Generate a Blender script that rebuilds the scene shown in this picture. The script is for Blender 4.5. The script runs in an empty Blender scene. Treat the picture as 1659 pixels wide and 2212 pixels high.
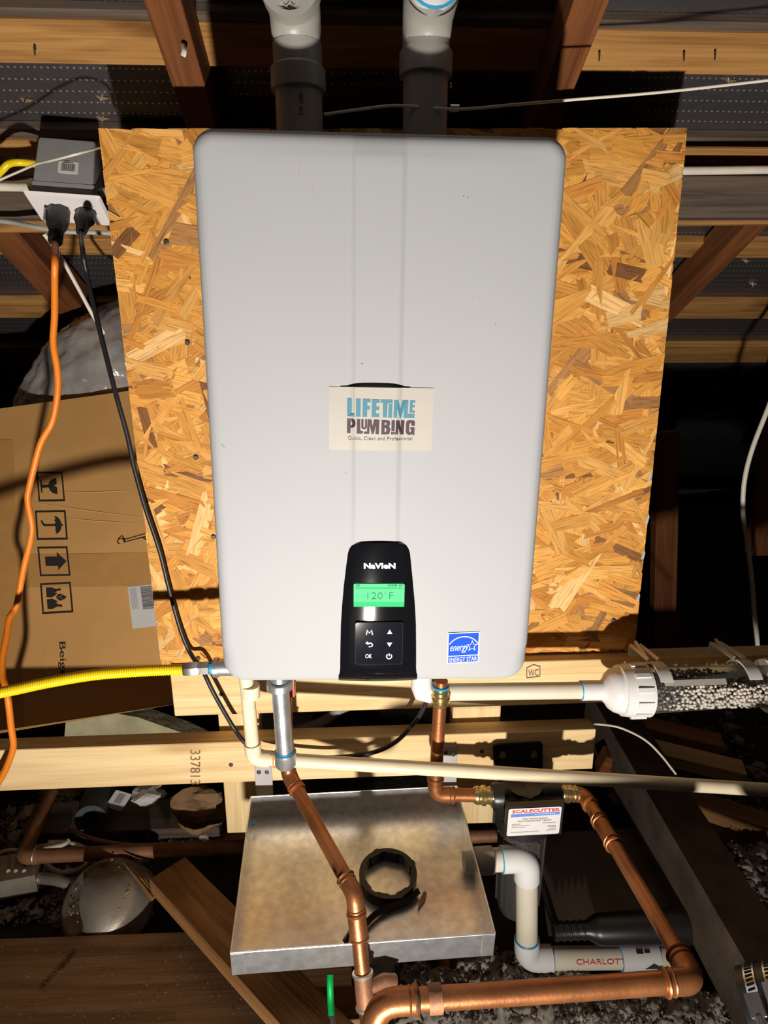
import bpy, bmesh, math, random
from mathutils import noise as NZ
from mathutils import Vector as V, Matrix as M
random.seed(7)
SC = bpy.context.scene
COL = SC.collection
# ------------------------------------------------------------------ camera
F = 1400.0; CX, CY = 829.5, 1106.0
ZO = 0.99                                   # heater centre height above the attic floor
CAM = V((-.029, -.834, .136 + ZO))
yaw, pitch, roll = math.radians(2.47), math.radians(-15.67), math.radians(.04)
FW = V((math.sin(yaw)*math.cos(pitch), math.cos(yaw)*math.cos(pitch), math.sin(pitch)))
RT = V((math.cos(yaw), -math.sin(yaw), 0)); UP = RT.cross(FW)
cd = bpy.data.cameras.new('camera'); cam = bpy.data.objects.new('camera', cd); COL.objects.link(cam)
cd.sensor_fit = 'HORIZONTAL'; cd.sensor_width = 36; cd.lens = F/1659*36; cd.clip_start = .02
cam.matrix_world = M(((RT.x, UP.x, -FW.x, CAM.x), (RT.y, UP.y, -FW.y, CAM.y), (RT.z, UP.z, -FW.z, CAM.z), (0, 0, 0, 1)))
SC.camera = cam
# ------------------------------------------------------------------ light: dark attic, one work lamp standing low in front
w = bpy.data.worlds.new('attic_dark'); SC.world = w; w.use_nodes = True
w.node_tree.nodes['Background'].inputs[0].default_value = (.004, .0036, .003, 1)
w.node_tree.nodes['Background'].inputs[1].default_value = 1
ld = bpy.data.lights.new('work_lamp', 'SPOT'); lamp = bpy.data.objects.new('work_lamp', ld); COL.objects.link(lamp)
lamp.location = CAM + V((-.055, -.40, -.93))
ld.energy = 172; ld.color = (1, .93, .85); ld.spot_size = math.radians(152); ld.spot_blend = 1; ld.shadow_soft_size = .022
lamp.rotation_euler = V((0.0, .60, .80)).to_track_quat('-Z', 'Y').to_euler()
SC.view_settings.view_transform = 'Standard'; SC.view_settings.look = 'None'
SC.view_settings.exposure = 0; SC.view_settings.gamma = 1; SC.view_settings.use_curve_mapping = False
# ------------------------------------------------------------------ measuring helpers: where a sight line meets a real plane
def ray(px, py): return RT*((px-CX)/F) + UP*((CY-py)/F) + FW
def P(px, py, Y): r = ray(px, py); return CAM + r*((Y-CAM.y)/r.y)
def PZ(px, py, z): r = ray(px, py); return CAM + r*((z-CAM.z)/r.z)
def PD(px, py, D): return CAM + ray(px, py)*D
SL = .488                                   # roof slope, falling away from the viewer
def PR(px, py, off=0):                      # on the roof plane lowered by off
    r = ray(px, py); z0 = 1.05-off
    t = z0/(r.z + SL*r.y); return CAM + r*t
# ------------------------------------------------------------------ materials
def nn(nt, t, **k):
    n = nt.nodes.new(t)
    for a, b in k.items(): setattr(n, a, b)
    return n
def base(name):
    m = bpy.data.materials.new(name); m.use_nodes = True
    return m, m.node_tree, m.node_tree.nodes['Principled BSDF']
def mat(name, col, rough=.5, metal=0, var=.0, scale=30, bump=0, bscale=200, spec=.5, alpha=1, trans=0, emit=None, es=1, coat=0):
    m, nt, b = base(name)
    b.inputs['Roughness'].default_value = rough; b.inputs['Metallic'].default_value = metal
    b.inputs['Specular IOR Level'].default_value = spec
    b.inputs['Base Color'].default_value = (*col, 1)
    b.inputs['Alpha'].default_value = alpha; b.inputs['Transmission Weight'].default_value = trans; b.inputs['Coat Weight'].default_value = coat
    tc = nn(nt, 'ShaderNodeTexCoord')
    if var:
        n = nn(nt, 'ShaderNodeTexNoise'); n.inputs['Scale'].default_value = scale; n.inputs['Detail'].default_value = 5
        nt.links.new(tc.outputs['Object'], n.inputs['Vector'])
        r = nn(nt, 'ShaderNodeValToRGB'); e = r.color_ramp.elements
        e[0].position = .3; e[1].position = .7
        e[0].color = (*[c*(1-var) for c in col], 1); e[1].color = (*[min(1, c*(1+var)) for c in col], 1)
        nt.links.new(n.outputs['Fac'], r.inputs['Fac']); nt.links.new(r.outputs['Color'], b.inputs['Base Color'])
    if bump:
        n = nn(nt, 'ShaderNodeTexNoise'); n.inputs['Scale'].default_value = bscale; n.inputs['Detail'].default_value = 3
        nt.links.new(tc.outputs['Object'], n.inputs['Vector'])
        bp = nn(nt, 'ShaderNodeBump'); bp.inputs['Strength'].default_value = bump; bp.inputs['Distance'].default_value = .004
        nt.links.new(n.outputs['Fac'], bp.inputs['Height']); nt.links.new(bp.outputs['Normal'], b.inputs['Normal'])
    if emit:
        b.inputs['Emission Color'].default_value = (*emit, 1); b.inputs['Emission Strength'].default_value = es
    return m
def wood(name, light, dark, knot=.35, grain=1.0, rough=.6):
    """grain runs along the local X axis of each board"""
    m, nt, b = base(name); L = nt.links.new
    tc = nn(nt, 'ShaderNodeTexCoord'); oi = nn(nt, 'ShaderNodeObjectInfo')
    ad = nn(nt, 'ShaderNodeVectorMath', operation='ADD'); sc = nn(nt, 'ShaderNodeVectorMath', operation='SCALE'); sc.inputs['Scale'].default_value = 17
    cb = nn(nt, 'ShaderNodeCombineXYZ')
    for i in range(3): L(oi.outputs['Random'], cb.inputs[i])
    L(cb.outputs[0], sc.inputs[0]); L(tc.outputs['Object'], ad.inputs[0]); L(sc.outputs[0], ad.inputs[1])
    mp = nn(nt, 'ShaderNodeMapping'); mp.inputs['Scale'].default_value = (1.6, 26*grain, 26*grain); L(ad.outputs[0], mp.inputs['Vector'])
    n1 = nn(nt, 'ShaderNodeTexNoise'); n1.inputs['Scale'].default_value = 1.6; n1.inputs['Detail'].default_value = 6; n1.inputs['Distortion'].default_value = .9; L(mp.outputs[0], n1.inputs['Vector'])
    mp2 = nn(nt, 'ShaderNodeMapping'); mp2.inputs['Scale'].default_value = (5, 190*grain, 190*grain); L(ad.outputs[0], mp2.inputs['Vector'])
    n2 = nn(nt, 'ShaderNodeTexNoise'); n2.inputs['Scale'].default_value = 1.5; n2.inputs['Detail'].default_value = 4; L(mp2.outputs[0], n2.inputs['Vector'])
    mx = nn(nt, 'ShaderNodeMath', operation='MULTIPLY_ADD'); mx.inputs[1].default_value = .35; L(n2.outputs['Fac'], mx.inputs[0]); L(n1.outputs['Fac'], mx.inputs[2])
    rp = nn(nt, 'ShaderNodeValToRGB'); e = rp.color_ramp.elements
    e[0].position = .45; e[0].color = (*dark, 1); e[1].position = .82; e[1].color = (*light, 1); L(mx.outputs[0], rp.inputs['Fac'])
    mp3 = nn(nt, 'ShaderNodeMapping'); mp3.inputs['Scale'].default_value = (3.2, 8, 8); L(ad.outputs[0], mp3.inputs['Vector'])
    vo = nn(nt, 'ShaderNodeTexVoronoi'); vo.inputs['Scale'].default_value = 1; L(mp3.outputs[0], vo.inputs['Vector'])
    kr = nn(nt, 'ShaderNodeMapRange'); kr.inputs['From Min'].default_value = .05; kr.inputs['From Max'].default_value = .19; kr.inputs['To Min'].default_value = knot; kr.inputs['To Max'].default_value = 0; L(vo.outputs['Distance'], kr.inputs['Value'])
    mi = nn(nt, 'ShaderNodeMix', data_type='RGBA'); mi.inputs['B'].default_value = (dark[0]*.45, dark[1]*.38, dark[2]*.3, 1)
    L(kr.outputs[0], mi.inputs['Factor']); L(rp.outputs['Color'], mi.inputs['A']); L(mi.outputs['Result'], b.inputs['Base Color'])
    bp = nn(nt, 'ShaderNodeBump'); bp.inputs['Strength'].default_value = .25; bp.inputs['Distance'].default_value = .002
    L(mx.outputs[0], bp.inputs['Height']); L(bp.outputs['Normal'], b.inputs['Normal'])
    b.inputs['Roughness'].default_value = rough; b.inputs['Specular IOR Level'].default_value = .25
    return m
def osb_mat():
    m, nt, b = base('wood_strand'); L = nt.links.new
    at = nn(nt, 'ShaderNodeAttribute', attribute_name='tint'); uv = nn(nt, 'ShaderNodeUVMap', uv_map='grain')
    mp = nn(nt, 'ShaderNodeMapping'); mp.inputs['Scale'].default_value = (22, 420, 1); L(uv.outputs[0], mp.inputs['Vector'])
    n = nn(nt, 'ShaderNodeTexNoise'); n.inputs['Scale'].default_value = 1; n.inputs['Detail'].default_value = 5; n.inputs['Distortion'].default_value = .6; L(mp.outputs[0], n.inputs['Vector'])
    r = nn(nt, 'ShaderNodeValToRGB'); e = r.color_ramp.elements
    e[0].position = .30; e[0].color = (.60, .50, .38, 1); e[1].position = .54; e[1].color = (1.12, 1.08, 1.0, 1); L(n.outputs['Fac'], r.inputs['Fac'])
    mx = nn(nt, 'ShaderNodeMix', data_type='RGBA', blend_type='MULTIPLY'); mx.inputs['Factor'].default_value = 1
    L(at.outputs['Color'], mx.inputs['A']); L(r.outputs['Color'], mx.inputs['B']); L(mx.outputs['Result'], b.inputs['Base Color'])
    bp = nn(nt, 'ShaderNodeBump'); bp.inputs['Strength'].default_value = .3; bp.inputs['Distance'].default_value = .002
    L(n.outputs['Fac'], bp.inputs['Height']); L(bp.outputs['Normal'], b.inputs['Normal'])
    b.inputs['Roughness'].default_value = .62; b.inputs['Specular IOR Level'].default_value = .25
    return m
def foil_mat():
    m, nt, b = base('perforated_foil'); L = nt.links.new
    tc = nn(nt, 'ShaderNodeTexCoord')
    br = nn(nt, 'ShaderNodeTexVoronoi'); br.inputs['Scale'].default_value = 92; br.inputs['Randomness'].default_value = 0; L(tc.outputs['Object'], br.inputs['Vector'])
    lt = nn(nt, 'ShaderNodeMath', operation='LESS_THAN'); lt.inputs[1].default_value = .17; L(br.outputs['Distance'], lt.inputs[0])
    mi = nn(nt, 'ShaderNodeMix', data_type='RGBA'); mi.inputs['A'].default_value = (.17, .16, .165, 1); mi.inputs['B'].default_value = (.8, .78, .78, 1)
    L(lt.outputs[0], mi.inputs['Factor']); L(mi.outputs['Result'], b.inputs['Base Color'])
    n = nn(nt, 'ShaderNodeTexNoise'); n.inputs['Scale'].default_value = 60; n.inputs['Detail'].default_value = 4; L(tc.outputs['Object'], n.inputs['Vector'])
    bp = nn(nt, 'ShaderNodeBump'); bp.inputs['Strength'].default_value = .5; bp.inputs['Distance'].default_value = .003; L(n.outputs['Fac'], bp.inputs['Height']); L(bp.outputs['Normal'], b.inputs['Normal'])
    b.inputs['Metallic'].default_value = .8; b.inputs['Roughness'].default_value = .42
    return m
K = dict(
 white=mat('heater_enamel', (.412, .42, .432), .58, var=.012, scale=6, spec=.2),
 black_gloss=mat('gloss_black', (.006, .006, .008), .06, coat=1),
 key=mat('keypad_film', (.008, .008, .013), .05, spec=.35),
 lcd=mat('lcd_glow', (.02, .12, .05), .5, spec=.1, emit=(.14, 1, .36), es=.80), lcd2=mat('lcd_glow_low', (.01, .06, .03), .5, spec=.1, emit=(.0, .78, .20), es=.95),
 lcdink=mat('lcd_ink', (.01, .05, .03), .6, spec=.1, emit=(.03, .22, .09), es=.6),
 glow=mat('backlit_white', (.8, .85, .9), .5, emit=(.75, .85, 1), es=.75),
 paper=mat('sticker_paper', (.46, .435, .385), .5, var=.04, scale=18), label=mat('white_label', (.68, .66, .64), .4, var=.02),
 teal=mat('teal_ink', (.06, .22, .30), .5), plum=mat('plum_ink', (.05, .022, .035), .5), ink=mat('black_ink', (.025, .022, .02), .6), greyink=mat('grey_ink', (.09, .08, .085), .6),
 redink=mat('red_ink', (.65, .03, .05), .5), blue=mat('blue_ink', (.004, .075, .62), .6, spec=.15), blue2=mat('blue_band', (.10, .25, .70), .4), white_ink=mat('white_ink', (.85, .87, .88), .5),
 pine=wood('fresh_pine', (.90, .69, .37), (.70, .46, .20), .35), roofpine=wood('aged_pine', (.52, .27, .085), (.26, .115, .032), .7),
 redwood=wood('red_brown_fir', (.22, .078, .026), (.10, .032, .011), .2), grey_wood=wood('weathered_wood', (.15, .11, .085), (.055, .038, .028), .3),
 dusty=wood('dusty_board', (.36, .21, .105), (.20, .105, .048), .5), orangeb=wood('split_pine', (.42, .21, .08), (.22, .10, .034), .5),
 dustbeam=mat('dust_coated_lumber', (.085, .058, .038), .9, var=.45, scale=14, bump=.3, bscale=120),
 osb=osb_mat(), osbcore=mat('osb_core', (.30, .15, .05), .8, var=.4, scale=60, bump=.4),
 foil=foil_mat(),
 copper=mat('copper', (.40, .155, .058), .40, .72, var=.38, scale=13, bump=.08), copper_old=mat('oxidised_copper', (.30, .14, .07), .6, .4, var=.35, scale=14, bump=.15),
 brass=mat('brass', (.62, .47, .20), .25, .9, var=.1), solder=mat('solder', (.55, .50, .45), .5, .8, var=.3, scale=60),
 galv=mat('galvanised_pipe', (.55, .56, .57), .38, .8, var=.22, scale=45, bump=.08), steel=mat('steel', (.62, .61, .60), .26, .95, var=.1), zinc=mat('zinc_plate', (.52, .50, .50), .5, .5, var=.1, scale=30),
 pan=mat('galvanised_sheet', (.84, .84, .84), .32, .86, var=.16, scale=70, bump=.03, bscale=30),
 cpvc=mat('cpvc_tan', (.78, .66, .45), .38, var=.05), pvc=mat('pvc_white', (.78, .77, .75), .30, var=.02), pvc_pipe=mat('pvc_pipe_cream', (.74, .67, .53), .4, var=.07, scale=12), pvc_grey=mat('vent_grey_white', (.36, .345, .31), .4, var=.04), adapter=mat('adapter_grey', (.44, .40, .36), .5, var=.06),
 primer=mat('blue_primer', (.02, .32, .58), .4, var=.1), yellow=mat('yellow_gas_jacket', (.86, .62, .005), .34, var=.05), orange=mat('orange_jacket', (.85, .23, .015), .42, var=.08), orangeglue=mat('orange_cement', (.75, .30, .05), .4),
 rubber=mat('black_rubber', (.014, .014, .016), .42, bump=.05), plastic=mat('black_plastic', (.016, .015, .015), .35, var=.1), plate=mat('outlet_white', (.82, .78, .77), .3), boxgrey=mat('box_grey_pvc', (.30, .31, .32), .5, var=.04),
 card=mat('kraft_cardboard', (.66, .355, .115), .75, var=.10, scale=5, bump=.06, bscale=25), tape=mat('packing_tape', (.56, .295, .095), .3, var=.06), kraft=mat('kraft_paper', (.33, .20, .09), .8, var=.2, bump=.2),
 duct=mat('duct_film', (.42, .39, .36), .16, .35, var=.35, scale=9, bump=1.0, bscale=30, coat=1), cable=mat('cable_white', (.72, .66, .55), .45, var=.06), cablegrey=mat('cable_grey', (.38, .37, .35), .5),
 clear=mat('clear_plastic', (.05, .047, .045), .06, alpha=.34), beads=mat('ceramic_bead', (.62, .57, .50), .6, var=.15), smoke=mat('smoked_plastic', (.07, .065, .06), .12, trans=.25, coat=.4),
 fluff=mat('blown_insulation', (.34, .295, .25), 1, var=.6, scale=22), dirt=mat('attic_dirt', (.035, .026, .02), 1, var=.5, scale=20, bump=.6, bscale=60),
 foam=mat('dark_foam', (.065, .075, .085), .8, var=.2, bump=.2), yfoam=mat('pale_yellow_board', (.60, .54, .33), .85, var=.22, scale=16, bump=.5, bscale=60), dome=mat('dull_aluminium', (.34, .29, .235), .45, .45, var=.35, scale=14, bump=.1), dpanel=mat('dark_brown_board', (.15, .115, .085), .8, var=.18, scale=12, bump=.08),
 green=mat('green_vinyl', (.0, .33, .07), .3, coat=.3), red=mat('red_vinyl', (.6, .02, .02), .35), nail=mat('nail_steel', (.10, .09, .085), .5, .7), splinter=mat('wood_splinter', (.55, .34, .14), .7, var=.2), tuft=mat('white_tuft', (.7, .66, .62), .9), dark=mat('dark_recess', (.02, .018, .016), .8),
)
# ------------------------------------------------------------------ builders
def thing(name, label, cat, loc, group=None, kind=None):
    o = bpy.data.objects.new(name, None); COL.objects.link(o); o.location = loc; o.empty_display_size = .03
    o['label'] = label; o['category'] = cat
    if group: o['group'] = group
    if kind: o['kind'] = kind
    return o
def world_of(o):
    m = M.LocRotScale(o.location, o.rotation_euler, o.scale)
    return world_of(o.parent) @ o.matrix_parent_inverse @ m if o.parent else m
def link(name, me, m, parent=None, mw=None, label=None, cat=None, kind=None, group=None):
    o = bpy.data.objects.new(name, me); COL.objects.link(o)
    if m is not None: me.materials.clear(); me.materials.append(m)
    if mw is not None:
        o.location, o.rotation_euler = mw.to_translation(), mw.to_euler()
    if parent: o.parent = parent; o.matrix_parent_inverse = world_of(parent).inverted()
    if label: o['label'] = label
    if cat: o['category'] = cat
    if kind: o['kind'] = kind
    if group: o['group'] = group
    return o
def mk(name, vs, fs, m, parent=None, smooth=False, **k):
    vs = [V(v) for v in vs]; lo = V(map(min, zip(*vs))); hi = V(map(max, zip(*vs))); c = (lo+hi)/2
    me = bpy.data.meshes.new(name); me.from_pydata([v-c for v in vs], [], fs); me.update()
    if smooth:
        for p in me.polygons: p.use_smooth = True
        if smooth != 1: me.set_sharp_from_angle(angle=math.radians(smooth))
    return link(name, me, m, parent, M.Translation(c), **k)
class G:                                     # gathers geometry for one mesh
    def __init__(s): s.v = []; s.f = []
    def add(s, vs, fs): n = len(s.v); s.v += [V(v) for v in vs]; s.f += [tuple(i+n for i in f) for f in fs]; return s
    def box(s, o, ex, ey, ez):               # centre and three half-vectors
        o, ex, ey, ez = V(o), V(ex), V(ey), V(ez)
        vs = [o+ex*a+ey*b+ez*c for a in (-1, 1) for b in (-1, 1) for c in (-1, 1)]
        return s.add(vs, [(0, 1, 3, 2), (4, 6, 7, 5), (0, 4, 5, 1), (2, 3, 7, 6), (0, 2, 6, 4), (1, 5, 7, 3)])
    def sweep(s, pts, rad, seg=18, caps=True, ell=None):
        pts = [V(p) for p in pts]; n = len(pts)
        if not hasattr(rad, '__len__'): rad = [rad]*n
        tan = []
        for i in range(n):
            a, b = i, i
            while b < n-1 and (pts[b]-pts[i]).length < 1e-7: b += 1
            while a > 0 and (pts[i]-pts[a]).length < 1e-7: a -= 1
            if (pts[b]-pts[a]).length < 1e-7: b = n-1; a = 0
            tan.append((pts[b]-pts[a]).normalized())
            if 0 < i < n-1 and (pts[i+1]-pts[i]).length > 1e-7 and (pts[i]-pts[i-1]).length > 1e-7:
                tan[-1] = ((pts[i+1]-pts[i]).normalized()+(pts[i]-pts[i-1]).normalized()).normalized()
        u = V((0, 0, 1)) if abs(tan[0].z) < .9 else V((0, 1, 0))
        vs = []
        for i in range(n):
            t = tan[i]; u = (u-t*u.dot(t)).normalized(); q = t.cross(u)
            for k in range(seg):
                a = 2*math.pi*k/seg; e = ell if ell else (1, 1)
                vs.append(pts[i]+(u*(math.cos(a)*e[0])+q*(math.sin(a)*e[1]))*rad[i])
        fs = [(i*seg+k, i*seg+(k+1) % seg, (i+1)*seg+(k+1) % seg, (i+1)*seg+k) for i in range(n-1) for k in range(seg)]
        if caps: fs += [tuple(reversed(range(seg))), tuple(range((n-1)*seg, n*seg))]
        return s.add(vs, fs)
    def ring(s, c, ax, R, r, seg=24, sub=8, squash=1):
        c, ax = V(c), V(ax).normalized(); u = ax.orthogonal().normalized(); q = ax.cross(u); vs = []
        for i in range(seg):
            a = 2*math.pi*i/seg; d = u*math.cos(a)+q*math.sin(a)
            for j in range(sub):
                b = 2*math.pi*j/sub; vs.append(c+d*(R+r*math.cos(b))+ax*(r*squash*math.sin(b)))
        return s.add(vs, [(i*sub+j, ((i+1) % seg)*sub+j, ((i+1) % seg)*sub+(j+1) % sub, i*sub+(j+1) % sub) for i in range(seg) for j in range(sub)])
    def prism(s, poly, d):                   # planar outline pushed along d
        poly = [V(p) for p in poly]; n = len(poly); d = V(d)
        return s.add(poly+[p+d for p in poly], [tuple(range(n)), tuple(reversed(range(n, 2*n)))]+[(i, i+n, (i+1) % n+n, (i+1) % n) for i in range(n)])
    def out(s, name, m, parent=None, smooth=40, fix=True, **k):
        if fix:
            bm = bmesh.new(); vv = [bm.verts.new(v) for v in s.v]
            for f in s.f:
                try: bm.faces.new([vv[i] for i in f])
                except ValueError: pass
            bmesh.ops.recalc_face_normals(bm, faces=bm.faces[:])
            bm.verts.index_update(); s.f = [tuple(v.index for v in f.verts) for f in bm.faces]; bm.free()
        return mk(name, s.v, s.f, m, parent, smooth, **k)
def spline(pts, n=8):
    pts = [V(p) for p in pts]; q = [pts[0]*2-pts[1]]+pts+[pts[-1]*2-pts[-2]]; out = []
    for i in range(1, len(q)-2):
        a, b, c, d = q[i-1:i+3]
        for k in range(n):
            t = k/n; out.append(.5*((2*b)+(c-a)*t+(2*a-5*b+4*c-d)*t*t+(3*b-a-3*c+d)*t**3))
    return out+[pts[-1]]
def board(name, a, b, h, t, m, parent=None, up=(0, 0, 1), bev=.0015, shape=None, **k):
    """lumber from a to b (centre line of the front face), h along up, t pushed away behind the front face"""
    a, b = V(a), V(b); x = (b-a).normalized(); z = (V(up)-x*V(up).dot(x)).normalized(); y = z.cross(x); L = (b-a).length
    bm = bmesh.new(); bmesh.ops.create_cube(bm, size=1)
    for v in bm.verts: v.co = V((v.co.x*L, v.co.y*t, v.co.z*h))
    if bev: bmesh.ops.bevel(bm, geom=bm.edges[:], offset=bev, segments=1, affect='EDGES')
    me = bpy.data.meshes.new(name); bm.to_mesh(me); bm.free()
    c = (a+b)/2+y*(t/2)
    mw = M(((x.x, y.x, z.x, c.x), (x.y, y.y, z.y, c.y), (x.z, y.z, z.z, c.z), (0, 0, 0, 1)))
    return link(name, me, m, parent, mw, **k)
def frame_of(bl, br, tl):
    bl, br, tl = V(bl), V(br), V(tl); ex, ey = br-bl, tl-bl; n = ex.cross(ey).normalized()
    return lambda u, v, h=0: bl+ex*u+ey*v+n*h
def fill(name, loops, fr, m, parent, h=.0005, th=.0003, **k):
    """flat shapes (with holes) given in u,v of a frame, laid h above it"""
    cu = bpy.data.curves.new('tmp', 'CURVE'); cu.dimensions = '2D'; cu.fill_mode = 'BOTH'
    for lp in loops:
        sp = cu.splines.new('POLY'); sp.points.add(len(lp)-1); sp.use_cyclic_u = True
        for p, q in zip(sp.points, lp): p.co = (q[0]*100, q[1]*100, 0, 1)
    return from_curve(name, cu, fr, m, parent, h, th, None, **k)
def from_curve(name, cu, fr, m, parent, h, th, box, **k):
    ob = bpy.data.objects.new('tmp', cu); COL.objects.link(ob); bpy.context.view_layer.update()
    me = bpy.data.meshes.new_from_object(ob.evaluated_get(bpy.context.evaluated_depsgraph_get()))
    bpy.data.objects.remove(ob); bpy.data.curves.remove(cu)
    co = [v.co.copy() for v in me.vertices]; fs = [tuple(p.vertices) for p in me.polygons]; bpy.data.meshes.remove(me)
    if not fs: return None
    if box:
        x0, x1 = min(c.x for c in co), max(c.x for c in co); y0, y1 = min(c.y for c in co), max(c.y for c in co)
        uv = [(box[0]+(c.x-x0)/(x1-x0)*(box[2]-box[0]), box[1]+(c.y-y0)/max(1e-6, y1-y0)*(box[3]-box[1])) for c in co]
    else: uv = [(c.x/100, c.y/100) for c in co]
    n = len(co); cnt = {}
    for f in fs:
        for i in range(len(f)):
            e = (f[i], f[(i+1) % len(f)]); cnt[e] = 1
    side = [(a, b, b+n, a+n) for (a, b) in cnt if (b, a) not in cnt]
    vs = [fr(u, v, h+th) for u, v in uv]+[fr(u, v, h) for u, v in uv]
    return mk(name, vs, fs+side, m, parent, False, **k)
def text(name, s, fr, box, m, parent, h=.0005, th=.0003, bold=0, shear=0, **k):
    cu = bpy.data.curves.new('tmp', 'FONT'); cu.body = s; cu.size = 1; cu.offset = bold; cu.shear = shear; cu.resolution_u = 3
    return from_curve(name, cu, fr, m, parent, h, th, box, **k)
def stroke(pts, wd):                         # an outline around a polyline
    L, R = [], []
    for i, p in enumerate(pts):
        a = pts[max(0, i-1)]; b = pts[min(len(pts)-1, i+1)]; dx, dy = b[0]-a[0], b[1]-a[1]; l = math.hypot(dx, dy) or 1
        L.append((p[0]-dy/l*wd/2, p[1]+dx/l*wd/2)); R.append((p[0]+dy/l*wd/2, p[1]-dx/l*wd/2))
    return L+R[::-1]
def rrect(x0, y0, x1, y1, r, n=5):
    out = []
    for cx, cy, a0 in ((x1-r, y1-r, 0), (x0+r, y1-r, 90), (x0+r, y0+r, 180), (x1-r, y0+r, 270)):
        for i in range(n+1):
            a = math.radians(a0+90*i/n); out.append((cx+r*math.cos(a), cy+r*math.sin(a)))
    return out
def crop(loops, x0, y0, sc, quad):           # shapes noted as pixels of a flat print -> u,v of the print
    ax, ay, bx, by = quad
    return [[((x/sc+x0-ax)/(bx-ax), 1-((y/sc+y0-ay)/(by-ay))) for x, y in l] for l in loops]
def pipe_run(root, pts, r, bend, m, fit, names=('pipe', 'elbow'), hub=1.13, over=.018, bead=True, ring_mat=None, seg=20):
    pts = [V(p) for p in pts]; cuts = []
    start = pts[0]
    for i in range(1, len(pts)-1):
        a, c, b = pts[i-1], pts[i], pts[i+1]; d1 = (a-c).normalized(); d2 = (b-c).normalized()
        ang = d1.angle(d2); L = min(bend/math.tan(ang/2), .45*(a-c).length, .45*(b-c).length)
        s, e = c+d1*L, c+d2*L
        arc = [s+d1*over]+[(s*(1-t)**2+c*2*t*(1-t)+e*t*t) for t in [j/8 for j in range(9)]]+[e+d2*over]
        G().sweep([start, s], r, seg).out(names[0], m, root)
        g = G().sweep(arc, r*hub, seg)
        if bead:
            for q, d in ((arc[0], d1), (arc[-1], d2)): g.ring(q-d*r*.25, d, r*hub, r*.17, 20, 6); g.ring(q-d*r*.85, d, r*hub*.98, r*.12, 20, 6)
        ob = g.out(names[1], fit, root)
        if ring_mat:
            for q, d in ((arc[0], d1), (arc[-1], d2)): G().ring(q, d, r*1.03, r*.10, 20, 6).out('primer_ring', ring_mat, ob)
        start = e
    G().sweep([start, pts[-1]], r, seg).out(names[0], m, root)
def cable(name, pts, r, m, label, cat='cable', parent=None, n=8, seg=10, **k):
    return G().sweep(spline(pts, n), r, seg).out(name, m, parent, label=label, cat=cat, **k)
def screw(name, p, n, r, m, parent, **k):
    p, n = V(p), V(n).normalized()
    g = G().sweep([p-n*.001, p+n*.0008, p+n*.0016, p+n*.0016], [r, r, r*.7, r*.35], 12)
    return g.out(name, m, parent, 30, **k)
X, Yv, Z = V((1, 0, 0)), V((0, 1, 0)), V((0, 0, 1))

# ================================================================== THE SETTING: roof
def zroof(y, off=0): return CAM.z+1.05-off-SL*(y-CAM.y)
sl = V((0, 1, -SL)).normalized(); rn = V((0, SL, 1)).normalized()
def roofbox(g, x0, x1, y0, y1, off, th):
    a = [V((x, y, zroof(y, off))) for x, y in ((x0, y0), (x1, y0), (x1, y1), (x0, y1))]
    return g.prism(a, rn*th)
ceiling = roofbox(G(), -3.4, 3.6, -.95, 3.55, 0, .012).out('ceiling', K['foil'], None, 0, label='foil-faced perforated roof decking seen between the sheathing strips', kind='structure')
def purlin(px, yb, yt, th, m, nm='sheathing_board'):
    y1 = PR(px, yb, .0).y; y0 = PR(px, yt, .0).y; ym = (y0+y1)/2
    L = math.hypot(y1-y0, SL*(y1-y0))
    c = V((.05, ym, zroof(ym)))-rn*th
    return board(nm, c-X*3.2, c+X*3.2, L, th, m, ceiling, up=-sl)
purlin(800, 128, 34, .020, K['roofpine'])
for yb, yt in ((334, 302), (541, 508), (674, 640), (771, 735)): purlin(1600, yb, yt, .022, K['roofpine'])
def strip(px, yb, yt, th, m): return purlin(px, yb, yt, th, m)
strip(800, 32, 12, .018, K['grey_wood']); strip(1600, 299, 280, .02, K['grey_wood'])
def rafter(px, py, wd, m, ya=-.9, yb=3.3):
    x = PR(px, py, .09).x
    a, b = V((x, ya, zroof(ya, .095))), V((x, yb, zroof(yb, .095)))
    return board('rafter', a, b, wd, .075, m, ceiling, up=X)
for px, py, wd in ((398, 150, .052), (1236, 110, .05), (82, 590, .075), (1545, 575, .05)): rafter(px, py, wd, K['redwood'])
# nails poking through the foil
for px, py in ((222, 208), (58, 212), (222, 252), (1575, 170), (1610, 560), (1625, 610)):
    p = PR(px, py); q = p-rn*.016+V((random.uniform(-.006, .006), -.004, 0))
    G().sweep([p+rn*.004, q], [.0022, .0005], 6).out('roofing_nail', K['steel'] if px > 200 else K['nail'], ceiling)
    G().prism([p+V((-.012, -.001, .001)), p+V((-.002, -.004, -.006))-rn*.002, p+V((.012, -.002, -.001))-rn*.003, p+V((0, .004, .0))], -rn*.0012).out('splinter', K['splinter'], ceiling)
for px, py in ((1295, 113), (1478, 113), (1545, 111), (36, 334), (74, 100)):
    p = PR(px, py, .03); G().sweep([p, p-rn*.012+sl*.004], [.0018, .0012], 6).out('nail', K['nail'], ceiling)
G().sweep(spline([PR(396, 100, .11), PR(398, 112, .125), PR(396, 122, .13)]), [.004]*17, 6).out('tuft', K['tuft'], ceiling)
# weathered cross beam fixed under the rafters
wy = .50
wb = board('cross_beam', P(-300, 424, wy), P(1960, 424, wy), .074, .04, K['grey_wood'], label='dark weathered cross beam running under the rafters behind the panel', cat='beam', bev=.002)
board('cross_strip', P(-300, 490, .56), P(1960, 468, .56), .022, .02, K['roofpine'], label='thin pale strip of wood just below the weathered cross beam', cat='strip')
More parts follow.
